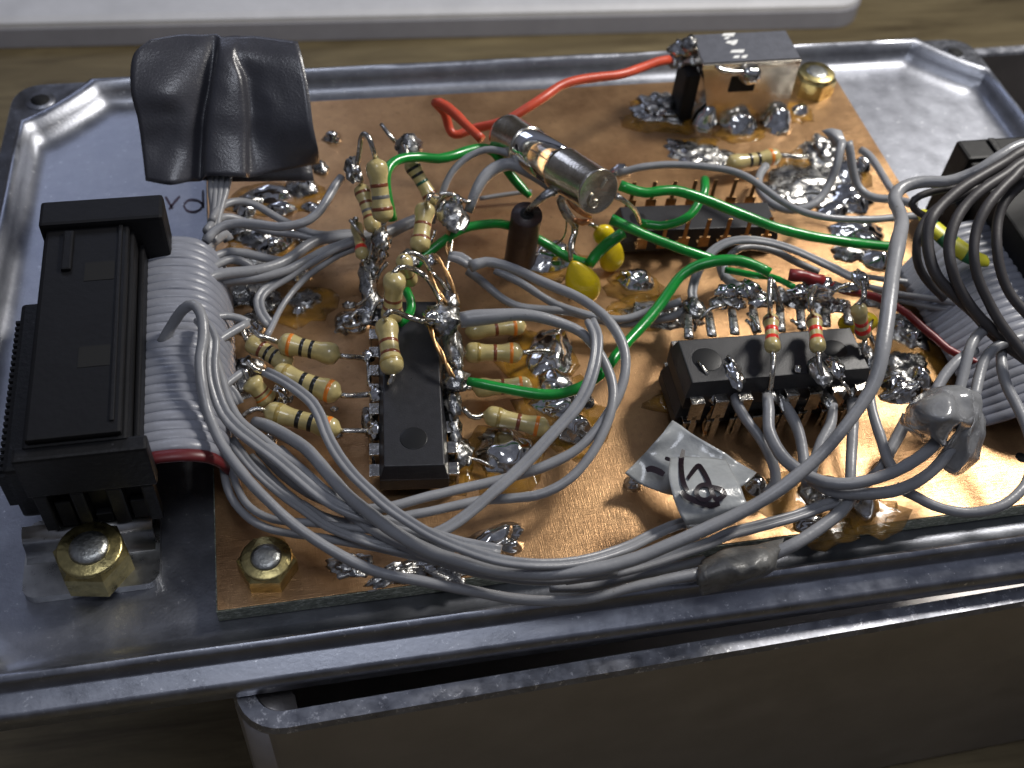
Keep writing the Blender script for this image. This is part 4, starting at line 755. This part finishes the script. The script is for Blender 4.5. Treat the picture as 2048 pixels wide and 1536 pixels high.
# top middle
gw('narrow arch in front of the red wires, ending behind the fuse', zz([(882, 398), (892, 368), (912, 336), (942, 311), (971, 299), (1000, 300), (1030, 310), (1064, 332), (1104, 362)], .7, 1.05, .25), 15)
gw('wider arch with a scorched patch, under the fuse', [(938, 425, .75, 18), (950, 392, .9, 22), (966, 362, 1.0, 25), (990, 340, 1.05, 27), (1022, 330, 1.08, 27), (1054, 342, 1.08, 26), (1084, 360, 1.05, 24), (1115, 385, 1.0, 22)], 25)
gw('thin pale wire lying low behind the ferrite bead', zz([(960, 398), (1000, 392), (1064, 384)], .1, .15), 9)
# upper right
gw('long thin wire from the fuse over the rear chip to the right', zz([(1238, 346), (1262, 340), (1289, 335), (1348, 331), (1406, 333), (1453, 340), (1492, 353), (1523, 371), (1562, 398), (1602, 421), (1641, 434), (1680, 439), (1738, 438), (1789, 434), (1836, 430), (1880, 424)], .55, .6, .25), 15)
gw('left leg of the upside-down V at the rear right corner', [(1532, 332, .3), (1520, 346, .3), (1515, 365, .3), (1524, 388, .3), (1550, 410, .35), (1585, 420, .4), (1622, 411, .45), (1646, 392, .5), (1662, 364, .6), (1674, 333, .75), (1679, 305, .85), (1684, 283, .9)], 17)
gw('right leg of the upside-down V at the rear right corner', [(1697, 284, .9), (1702, 308, .8), (1706, 338, .65), (1714, 368, .5), (1729, 387, .45), (1751, 397, .45), (1790, 400, .5), (1830, 410, .6)], 17)
gw('third wire reaching the rear right corner, beside the board edge', zz([(1722, 300), (1738, 310), (1752, 328), (1766, 352), (1779, 373), (1796, 392)], .3, .45), 15)
sheet('torn_insulation', [[(1643, 262, .9), (1662, 258, .95), (1682, 262, .95)], [(1656, 272, .88), (1672, 276, .93), (1690, 280, .92)], [(1668, 292, .8), (1682, 294, .86), (1700, 290, .86)]], m_grey, None, .03)
tag(bpy.data.objects['torn_insulation'], 'flat torn end of grey ribbon joining the two legs of the upside-down V', 'wire scrap')
# right middle arches
gw('outer of the two arches in front of the rear chip', [(1389, 606, .4), (1384, 584, .45), (1390, 555, .5), (1402, 527, .6), (1423, 503, .65), (1455, 486, .7), (1495, 481, .72), (1542, 486, .7), (1588, 500, .68), (1633, 520, .65), (1680, 543, .62), (1716, 562, .6)], 19, True)
gw('inner of the two arches in front of the rear chip', [(1446, 560, .5), (1446, 535, .52), (1460, 510, .52), (1486, 494, .5), (1518, 494, .48), (1556, 504, .45), (1594, 524, .42), (1640, 545, .4)], 15)
gw('short blunt wire end dropping to the rear pins of the right chip', [(1440, 530, .4), (1447, 552, .48), (1463, 566, .55), (1480, 576, .6)], 19)
gw('upper of three thin wires running right behind the right chip', zz([(1730, 572), (1770, 582), (1810, 590), (1858, 596), (1915, 606)], .3, .4), 13)
gw('middle of three thin wires running right behind the right chip', zz([(1790, 600), (1844, 611), (1890, 618), (1950, 624)], .25, .35), 12)
gw('lowest of three thin wires running right behind the right chip', zz([(1846, 656), (1887, 643), (1923, 628), (1955, 622)], .15, .3), 12)
gw('thin dark wire low beside the board edge at the far right', zz([(1700, 548), (1760, 560), (1830, 566), (1900, 585)], .15, .2), 12)
# right front
gw('first wire from the left hanging off the front pins of the right chip', [(1466, 776, .6, 20), (1471, 806, .55), (1491, 840, .5), (1518, 874, .45), (1538, 908, .4), (1550, 940, .34), (1548, 968, .25), (1528, 990, .15)], 22)
gw('second wire from the right chip, swinging right into the tape lump', [(1534, 792, .62, 22), (1537, 828, .62), (1537, 862, .6), (1550, 893, .6), (1572, 921, .6), (1610, 945, .62), (1655, 962, .65), (1700, 966, .7), (1750, 958, .75), (1798, 941, .8), (1843, 912, .85), (1870, 884, .9), (1884, 862, .9)], 25)
gw('third wire from the right chip, bent under the long wire', [(1562, 798, .5, 16), (1578, 825, .48), (1596, 862, .45), (1606, 905, .4), (1612, 950, .35), (1618, 975, .3)], 23)
gw('fourth wire from the right chip, slanting back under the long wire', [(1668, 808, .5, 18), (1660, 850, .45), (1642, 884, .42), (1630, 920, .38), (1618, 950, .35)], 23)
gw('straight vertical wire down the right front of the board', [(1706, 800, .45), (1708, 850, .45), (1706, 900, .42), (1703, 950, .4), (1700, 1000, .35)], 22)
gw('wire right of the straight vertical one, bending towards the arcs', [(1740, 792, .5), (1748, 837, .48), (1762, 881, .45), (1776, 920, .42), (1796, 948, .4)], 22)
gw('short diagonal wire going under the tape lump', [(1812, 842, .4), (1798, 868, .38), (1780, 900, .35), (1766, 930, .3), (1745, 955, .25)], 24)
gw('inner front arc just below the one entering the tape lump', [(1620, 958, .5), (1661, 981, .52), (1713, 989, .55), (1781, 983, .6), (1832, 963, .65), (1877, 930, .72), (1908, 892, .8)], 25)
gw('lowest front arc sweeping right and up out of view', [(1790, 975, .4), (1829, 993, .42), (1864, 1011, .45), (1905, 1022, .48), (1946, 1024, .5), (1990, 1015, .55), (2025, 996, .58), (2056, 962, .6), (2064, 915, .62), (2055, 865, .65), (2034, 812, .7), (2016, 775, .75), (2006, 740, .8), (2004, 705, .82)], 22)
gw('wire running beside the long one from the right solder joint to the front left', [(1684, 1002, .4), (1645, 1012, .42), (1593, 1031, .45), (1525, 1049, .5), (1460, 1066, .5), (1412, 1090, .5), (1344, 1112, .5), (1268, 1133, .5), (1200, 1148, .5), (1130, 1160, .48)], 25, True)
gw('thick wire from the melted lump at the front edge up to the right solder ball', [(1520, 1118, .32), (1556, 1103, .36), (1590, 1088, .4), (1630, 1064, .42), (1668, 1036, .44), (1694, 1008, .44), (1706, 980, .4)], 26)
gw('thin wire along the front edge of the board under the bundle', [(1100, 1175, .3), (1180, 1172, .3), (1260, 1155, .3), (1340, 1135, .3), (1410, 1120, .3)], 20)
gw('left wire coming out of the top of the grey tape lump', [(1868, 790, .8), (1890, 752, .85), (1918, 722, .9), (1950, 700, .9)], 22)
gw('middle wire coming out of the top of the grey tape lump', [(1914, 800, .8), (1926, 745, .9), (1940, 695, 1.0), (1962, 664, 1.0), (1995, 648, .95)], 22)
gw('right wire coming out of the top of the grey tape lump', [(1946, 800, .8), (1958, 752, .85), (1972, 716, .9), (1998, 690, .95), (2050, 672, .95)], 22)
# dark cables over the right connector
def dk(label, pts, wpx):
    wpx *= 0.86
    a_ = pts[0]
    if a_[0] > 2048: pts = [(a_[0]+420, a_[1]+30, 0.6), (a_[0]+330, a_[1]-30, 1.2), (a_[0]+170, a_[1]-40, a_[2])]+list(pts)   # on past the frame, into the bench wiring
    return wire('dark_cable', label, 'cable', pts, wpx, m_greydk, False, 'dark grey cables hanging in front of the right connector')
dk('left-most dark cable curving down in front of the right ribbon', [(2070, 296, 1.95), (2010, 326, 1.9), (1955, 357, 1.85), (1915, 383, 1.8), (1882, 412, 1.75), (1862, 442, 1.7), (1856, 476, 1.6), (1860, 515, 1.5), (1876, 555, 1.4), (1912, 594, 1.25), (1946, 625, 1.1), (1985, 668, .95), (2060, 725, .8)], 27)
dk('second dark cable from the left, widest bend over the yellow stripe', [(2070, 315, 2.0), (2008, 350, 1.95), (1962, 382, 1.9), (1928, 416, 1.82), (1908, 450, 1.75), (1899, 490, 1.65), (1903, 530, 1.55), (1915, 570, 1.4), (1940, 612, 1.25), (1975, 650, 1.1), (2040, 700, .9), (2080, 730, .9)], 26)
dk('right-most dark cable hanging close to the connector', [(2070, 328, 2.0), (2020, 362, 1.97), (1986, 396, 1.92), (1965, 428, 1.85), (1952, 465, 1.75), (1949, 505, 1.65), (1956, 550, 1.5), (1974, 595, 1.35), (2002, 645, 1.2), (2060, 720, 1.0)], 25)
dk('dark cable hidden behind the left-most one, emerging below it', [(1960, 372, 1.6), (1915, 392, 1.55), (1875, 415, 1.5), (1846, 450, 1.4), (1834, 490, 1.3), (1838, 530, 1.15), (1858, 565, 1.0), (1890, 600, .85)], 20)
dk('short dark cable bent round the frame edge right of the other dark cables', [(2080, 340, 1.7), (2036, 374, 1.7), (2008, 408, 1.65), (1996, 445, 1.55), (1994, 490, 1.45), (2002, 540, 1.3), (2024, 590, 1.15), (2075, 650, 1.0)], 24)
dk('dark inner strand of the hairpin bend at the top right', [(1960, 360, 1.5), (1915, 376, 1.45), (1870, 384, 1.4), (1838, 394, 1.35), (1822, 408, 1.3), (1836, 424, 1.2), (1862, 434, 1.1)], 17)
# ---- green wires
def grn(label, pts, wpx): return wire('green_wire', label, 'wire', pts, wpx, m_green, False, 'green insulated wires')
grn('green wire looping behind the tall resistors, over the narrow grey arch', [(786, 440, .75), (780, 412, .9), (775, 384, 1.05), (773, 358, 1.15), (777, 338, 1.2), (790, 323, 1.2), (812, 314, 1.18), (844, 312, 1.12), (876, 316, 1.08), (908, 311, 1.05), (937, 303, 1.0), (966, 298, .95), (988, 305, .9), (1005, 325, .8), (1025, 353, .7), (1044, 375, .62), (1060, 392, .58, 12)], 20)
grn('green wire passing behind the ferrite bead', [(832, 532, .55), (842, 517, .6), (862, 500, .65), (886, 482, .7), (912, 465, .72), (940, 454, .72), (972, 449, .7), (1002, 448, .65), (1030, 455, .58), (1056, 468, .5), (1080, 480, .42), (1106, 495, .36), (1135, 513, .32), (1164, 524, .32), (1178, 526, .32)], 19)
grn('green wire bend showing between the upright resistors and the chip', [(812, 580, .7), (820, 598, .68), (822, 618, .65), (814, 636, .62), (796, 648, .6)], 20)
grn('green wire running right from the fuse end to the long grey wire', [(1240, 370, 1.2, 22), (1262, 378, 1.18), (1291, 384, 1.15), (1320, 380, 1.15), (1350, 380, 1.12), (1381, 389, 1.08), (1414, 401, 1.02), (1458, 419, .95), (1502, 436, .88), (1546, 453, .8), (1599, 468, .72), (1641, 477, .66), (1699, 486, .6), (1758, 490, .55), (1800, 492, .5)], 21)
grn('green wire slanting down below the fuse to the grey arches', [(1222, 438, 1.0, 22), (1249, 450, .98), (1273, 461, .95), (1304, 474, .9), (1337, 487, .85), (1370, 500, .8), (1403, 512, .75), (1430, 522, .7)], 20)
grn('longest green wire, an S from the long chip to the right chip', [(936, 762, .62, 18), (966, 770, .62), (1002, 779, .6), (1046, 786, .6), (1090, 788, .6), (1133, 782, .6), (1177, 766, .6), (1210, 742, .6), (1240, 704, .6), (1273, 664, .6), (1304, 627, .62), (1326, 600, .65), (1343, 576, .7), (1359, 555, .75), (1381, 538, .82), (1409, 527, .88), (1447, 521, .92), (1480, 523, .92), (1513, 533, .9), (1541, 547, .88)], 22)
grn('short green wire emerging under the long green S near the red tip', [(1450, 540, .7), (1480, 545, .7), (1512, 552, .72), (1545, 555, .75), (1568, 564, .78), (1588, 574, .8)], 13)
grn('green wire looping under the rear green run across the rear chip', [(1282, 446, .7), (1317, 451, .72), (1348, 445, .75), (1372, 434, .78), (1388, 420, .8), (1400, 402, .82), (1409, 388, .85), (1411, 372, .85), (1410, 360, .82)], 18)
grn('short green stub joining the lower green wire to the yellow capacitor', [(1246, 466, .65), (1225, 480, .6), (1205, 497, .5), (1190, 513, .42), (1178, 530, .36)], 23)
# ---- red
wire('red_wire', 'orange-red wire from the dc jack, kinked sharply before the fuse', 'wire', [(1336, 120, .8, 18), (1314, 124, .85), (1285, 134, .9), (1244, 147, .95), (1195, 155, .98), (1151, 163, 1.0), (1117, 174, 1.0), (1083, 196, 1.0), (1049, 218, .95), (1015, 240, .85), (978, 252, .75), (947, 260, .65), (921, 271, .6), (905, 268, .62), (897, 250, .7), (889, 225, .85), (872, 206, 1.0, 21), (890, 212, 1.0, 22), (914, 230, 1.0, 22), (937, 253, 1.0), (962, 278, .98)], 19, m_red)
wire('dark_red_wire', 'dark red wire running from the right chip to the lower right', 'wire', [(1628, 553, .8), (1659, 567, .75), (1697, 581, .65), (1741, 589, .55), (1779, 604, .5), (1814, 624, .45), (1844, 652, .4), (1873, 678, .36), (1896, 699, .34), (1925, 714, .32), (1980, 734, .3), (2060, 748, .3)], 16, m_dred)
o = wire('red_sleeve', 'stubby dull red sleeve end above the striped resistors', 'wire', [(1578, 549, .85, 24), (1592, 553, .85, 28), (1610, 556, .83, 24), (1624, 562, .8, 26), (1645, 562, .78, 22)], 22, m_dred)
# ---- green-yellow striped earth wire
ew = thing('striped_wire', 'green and yellow striped wire behind the dark cables on the right ribbon', 'wire', (*P(1900, 480, .6)[:2], .4))
c, rr = pxpts([(1842, 424, .9, 26), (1858, 445, .9, 34), (1885, 472, .85, 44), (1915, 496, .8, 48), (1945, 514, .75, 44), (1972, 522, .7, 30)], 40)
mk('green_jacket', *tube_geo(c, rr, 14, flat=.5), m_gland2, ew)
n = len(c)
for a0 in (0.06, 0.30, 0.54, 0.78):
    i0 = int(n*a0); G = tube_geo([q+np.array([0, 0, 0.004]) for q in c[i0:i0+max(3, int(n*0.14))]], [q*1.02 for q in rr[i0:i0+max(3, int(n*0.14))]], 14, flat=.5, cap=False)
    mk('yellow_stripe', *G, m_gland, ew)
# ================================================================== tape pieces
bt = thing('black_tape', 'flap of black insulating tape folded over wires at the rear left', 'tape', (*P(440, 360, .4)[:2], .4))
def tz(v): return 2.05-1.25*v
rows = []
OUT_L = [(300, 78), (266, 105), (262, 160), (270, 210), (280, 260), (284, 310), (290, 356)]
SP = [[(300, 80), (360, 70), (420, 68), (445, 74), (470, 72), (520, 74), (596, 84)],
      [(266, 112), (350, 104), (418, 100), (440, 104), (462, 108), (530, 112), (606, 122)],
      [(262, 180), (335, 182), (408, 170), (432, 155), (478, 160), (540, 172), (618, 186)],
      [(276, 240), (340, 236), (396, 236), (424, 222), (484, 222), (548, 236), (626, 250)],
      [(284, 295), (340, 294), (392, 296), (418, 284), (484, 284), (552, 290), (636, 298)],
      [(292, 362), (340, 370), (390, 362), (416, 352), (484, 354), (556, 342), (640, 326)]]
DZ = [0.0, 0.03, -0.07, 0.13, 0.12, 0.02, 0.0]
for row in SP:
    row[2] = (row[2][0]+12, row[2][1]); row.insert(2, (row[2][0]-26, row[2][1]+2)); row.insert(6, (row[5][0]+18, row[5][1]+1))
DZ = [0.0, 0.02, 0.0, -0.05, 0.10, 0.10, 0.02, 0.01, 0.0]
for r_, row in enumerate(SP):
    v = r_/5; rows.append([(p[0], p[1], tz(v)-0.18*max(0, 1-r_*0.9)+DZ[j]*(0.0, 0.35, 1, 1, 1, 1)[r_]) for j, p in enumerate(row)])
sheet('front_layer', rows, m_tape, bt, .016, 7, bump=.015, seed=2)
rows2 = [[(300, 92, 1.75), (430, 84, 1.8), (590, 96, 1.75)], [(285, 230, 1.1), (420, 225, 1.15), (606, 225, 1.1)], [(290, 350, .55), (420, 362, .55), (628, 362, .55)]]
sheet('back_layer', rows2, m_tape, bt, .02, 8, bump=.03, seed=5)
# label tape with ink marks
tg = thing('tape_label', 'crumpled grey tape flag with a black handwritten mark, stuck round a wire', 'tape label', (*P(1370, 1000, .2)[:2], .2))
def z1f(x, y): return 0.42+0.0009*(x-1330)-0.0010*(y-900)
g1_ = [[(1346, 841), (1400, 876), (1456, 910), (1514, 946)], [(1312, 880), (1368, 912), (1425, 940), (1498, 962)], [(1278, 918), (1335, 948), (1400, 968), (1476, 976)], [(1250, 946), (1290, 972), (1350, 990), (1440, 990)]]
rows = [[(x, y, z1f(x, y)+0.05*math.sin(i*2.1+j*1.7)-(0.12 if (i == 3 and j > 0) else 0)) for j, (x, y) in enumerate(r)] for i, r in enumerate(g1_)]
sheet('lower_layer', rows, m_duct, tg, .015, 9, bump=.10, seed=9)
def z2f(x, y):
    v = (y-917)/120; return 0.66+0.22*math.sin(max(0, min(1, v))*math.pi*0.9)-0.0004*(x-1400)
g2_ = [[(1340, 916), (1378, 914), (1415, 916), (1452, 920)], [(1337, 950), (1378, 948), (1418, 946), (1466, 946)], [(1344, 985), (1385, 980), (1430, 972), (1480, 972)], [(1356, 1020), (1400, 1014), (1446, 1002), (1490, 1000)], [(1370, 1046), (1412, 1040), (1458, 1026), (1500, 1014)]]
rows = [[(x, y, z2f(x, y)) for (x, y) in r] for r in g2_]; rows.append([(1372, 1062, .45), (1415, 1056, .42), (1460, 1042, .40), (1502, 1028, .40)])
sheet('upper_layer', rows, m_duct, tg, .015, 8)
IK = [([(850, 490), (835, 560), (822, 650), (828, 780), (850, 900), (900, 1000)], 60), ([(905, 850), (960, 770), (1035, 690), (1090, 750), (1150, 860), (1185, 960), (1230, 1090)], 55), ([(820, 1010), (900, 1080), (1040, 1140), (1180, 1180), (1300, 1160)], 75), ([(1200, 950), (1320, 990), (1360, 1050), (1260, 1110), (1220, 1040)], 60)]
for pts, w_ in IK:
    stroke('ink_stroke', [(1230+x/6.206, 820+y/6.206) for x, y in pts], w_/6.206*1.05, m_ink, tg, z2f, .035)
ring = [(1230+(1110+100*math.cos(a))/6.206, 820+(1020+95*math.sin(a))/6.206) for a in [2*math.pi*k/12 for k in range(13)]]
stroke('ink_stroke', ring, 9, m_ink, tg, z2f, .038)
for pts, w_ in [([(385, 745), (450, 730), (540, 760), (610, 800)], 80), ([(620, 595), (690, 620)], 50)]:
    stroke('ink_stroke', [(1230+x/6.206, 820+y/6.206) for x, y in pts], w_/6.206, m_ink, tg, lambda x, y: z1f(x, y)+.04, .03)
# grey tape lump at the right
tl = thing('tape_wrap', 'lump of dark grey tape wrapped round a bundle of grey wires at the right', 'tape', (*P(1880, 870, .3)[:2], .4))
rows = [[(1838, 790, .85), (1866, 778, 1.1), (1900, 772, 1.18), (1934, 778, 1.1), (1958, 792, .9)],
        [(1812, 812, .85), (1848, 802, 1.28), (1893, 796, 1.38), (1938, 796, 1.2), (1964, 812, .9)],
        [(1806, 838, .80), (1838, 834, 1.24), (1884, 832, 1.40), (1926, 836, 1.22), (1962, 846, .85)],
        [(1818, 856, .72), (1846, 862, 1.06), (1880, 866, 1.22), (1912, 858, 1.04), (1944, 872, .80)],
        [(1838, 880, .55), (1860, 876, .80), (1886, 892, .95), (1900, 868, .84), (1922, 890, .66)]]
sheet('front_layer', rows, m_duct2, tl, .015, 7, bump=.20, seed=3)
rows = [[(1926, 786, 1.2), (1946, 788, 1.1), (1964, 802, .85)], [(1914, 840, 1.24), (1940, 850, 1.05), (1964, 858, .75)], [(1900, 885, 1.0), (1936, 900, .85), (1958, 896, .6)], [(1890, 925, .7), (1916, 936, .62), (1944, 926, .45)], [(1894, 945, .5), (1908, 950, .45), (1926, 944, .4)]]
sheet('hanging_fold', rows, m_duct2, tl, .015, 7, bump=.16, seed=6)
rows = [[(1806, 826, .8), (1818, 832, .9), (1832, 842, .95)], [(1802, 846, .65), (1820, 856, .8), (1838, 866, .85)], [(1822, 868, .5), (1834, 878, .55), (1846, 886, .6)]]
sheet('torn_corner', rows, m_duct2, tl, .015, 6, bump=.08, seed=8)
# melted lump at front edge
ml = thing('melted_sleeve', 'charred lump of melted grey insulation joining two wires at the front edge', 'wire splice', (*P(1470, 1130, .2)[:2], .2))
m_char = M('charred_film', (0.17, 0.168, 0.16), .38, 0, var=.6, vscale=4, bump=1.0, bscale=10)
rows = [[(1402, 1122, .34), (1450, 1100, .42), (1500, 1092, .42), (1545, 1084, .38), (1572, 1078, .34)],
        [(1398, 1138, .46), (1445, 1118, .56), (1500, 1108, .56), (1546, 1098, .48), (1566, 1094, .42)],
        [(1396, 1158, .50), (1446, 1142, .58), (1500, 1130, .58), (1540, 1118, .50), (1556, 1110, .44)],
        [(1400, 1178, .40), (1450, 1162, .44), (1498, 1150, .44), (1534, 1136, .40), (1548, 1126, .36)],
        [(1404, 1190, .24), (1450, 1176, .26), (1494, 1160, .26), (1530, 1144, .24), (1544, 1134, .22)]]
sheet('film', rows, m_char, ml, .02, 7, bump=.14, seed=11)
rows = [[(1398, 1132, .44), (1396, 1150, .47), (1397, 1170, .42)], [(1412, 1130, .52), (1410, 1150, .56), (1412, 1172, .46)], [(1424, 1128, .50), (1424, 1146, .52), (1420, 1166, .46)]]
sheet('torn_edge', rows, m_char, ml, .02, 6, bump=.08, seed=14)
# shiny solder drop hanging from label
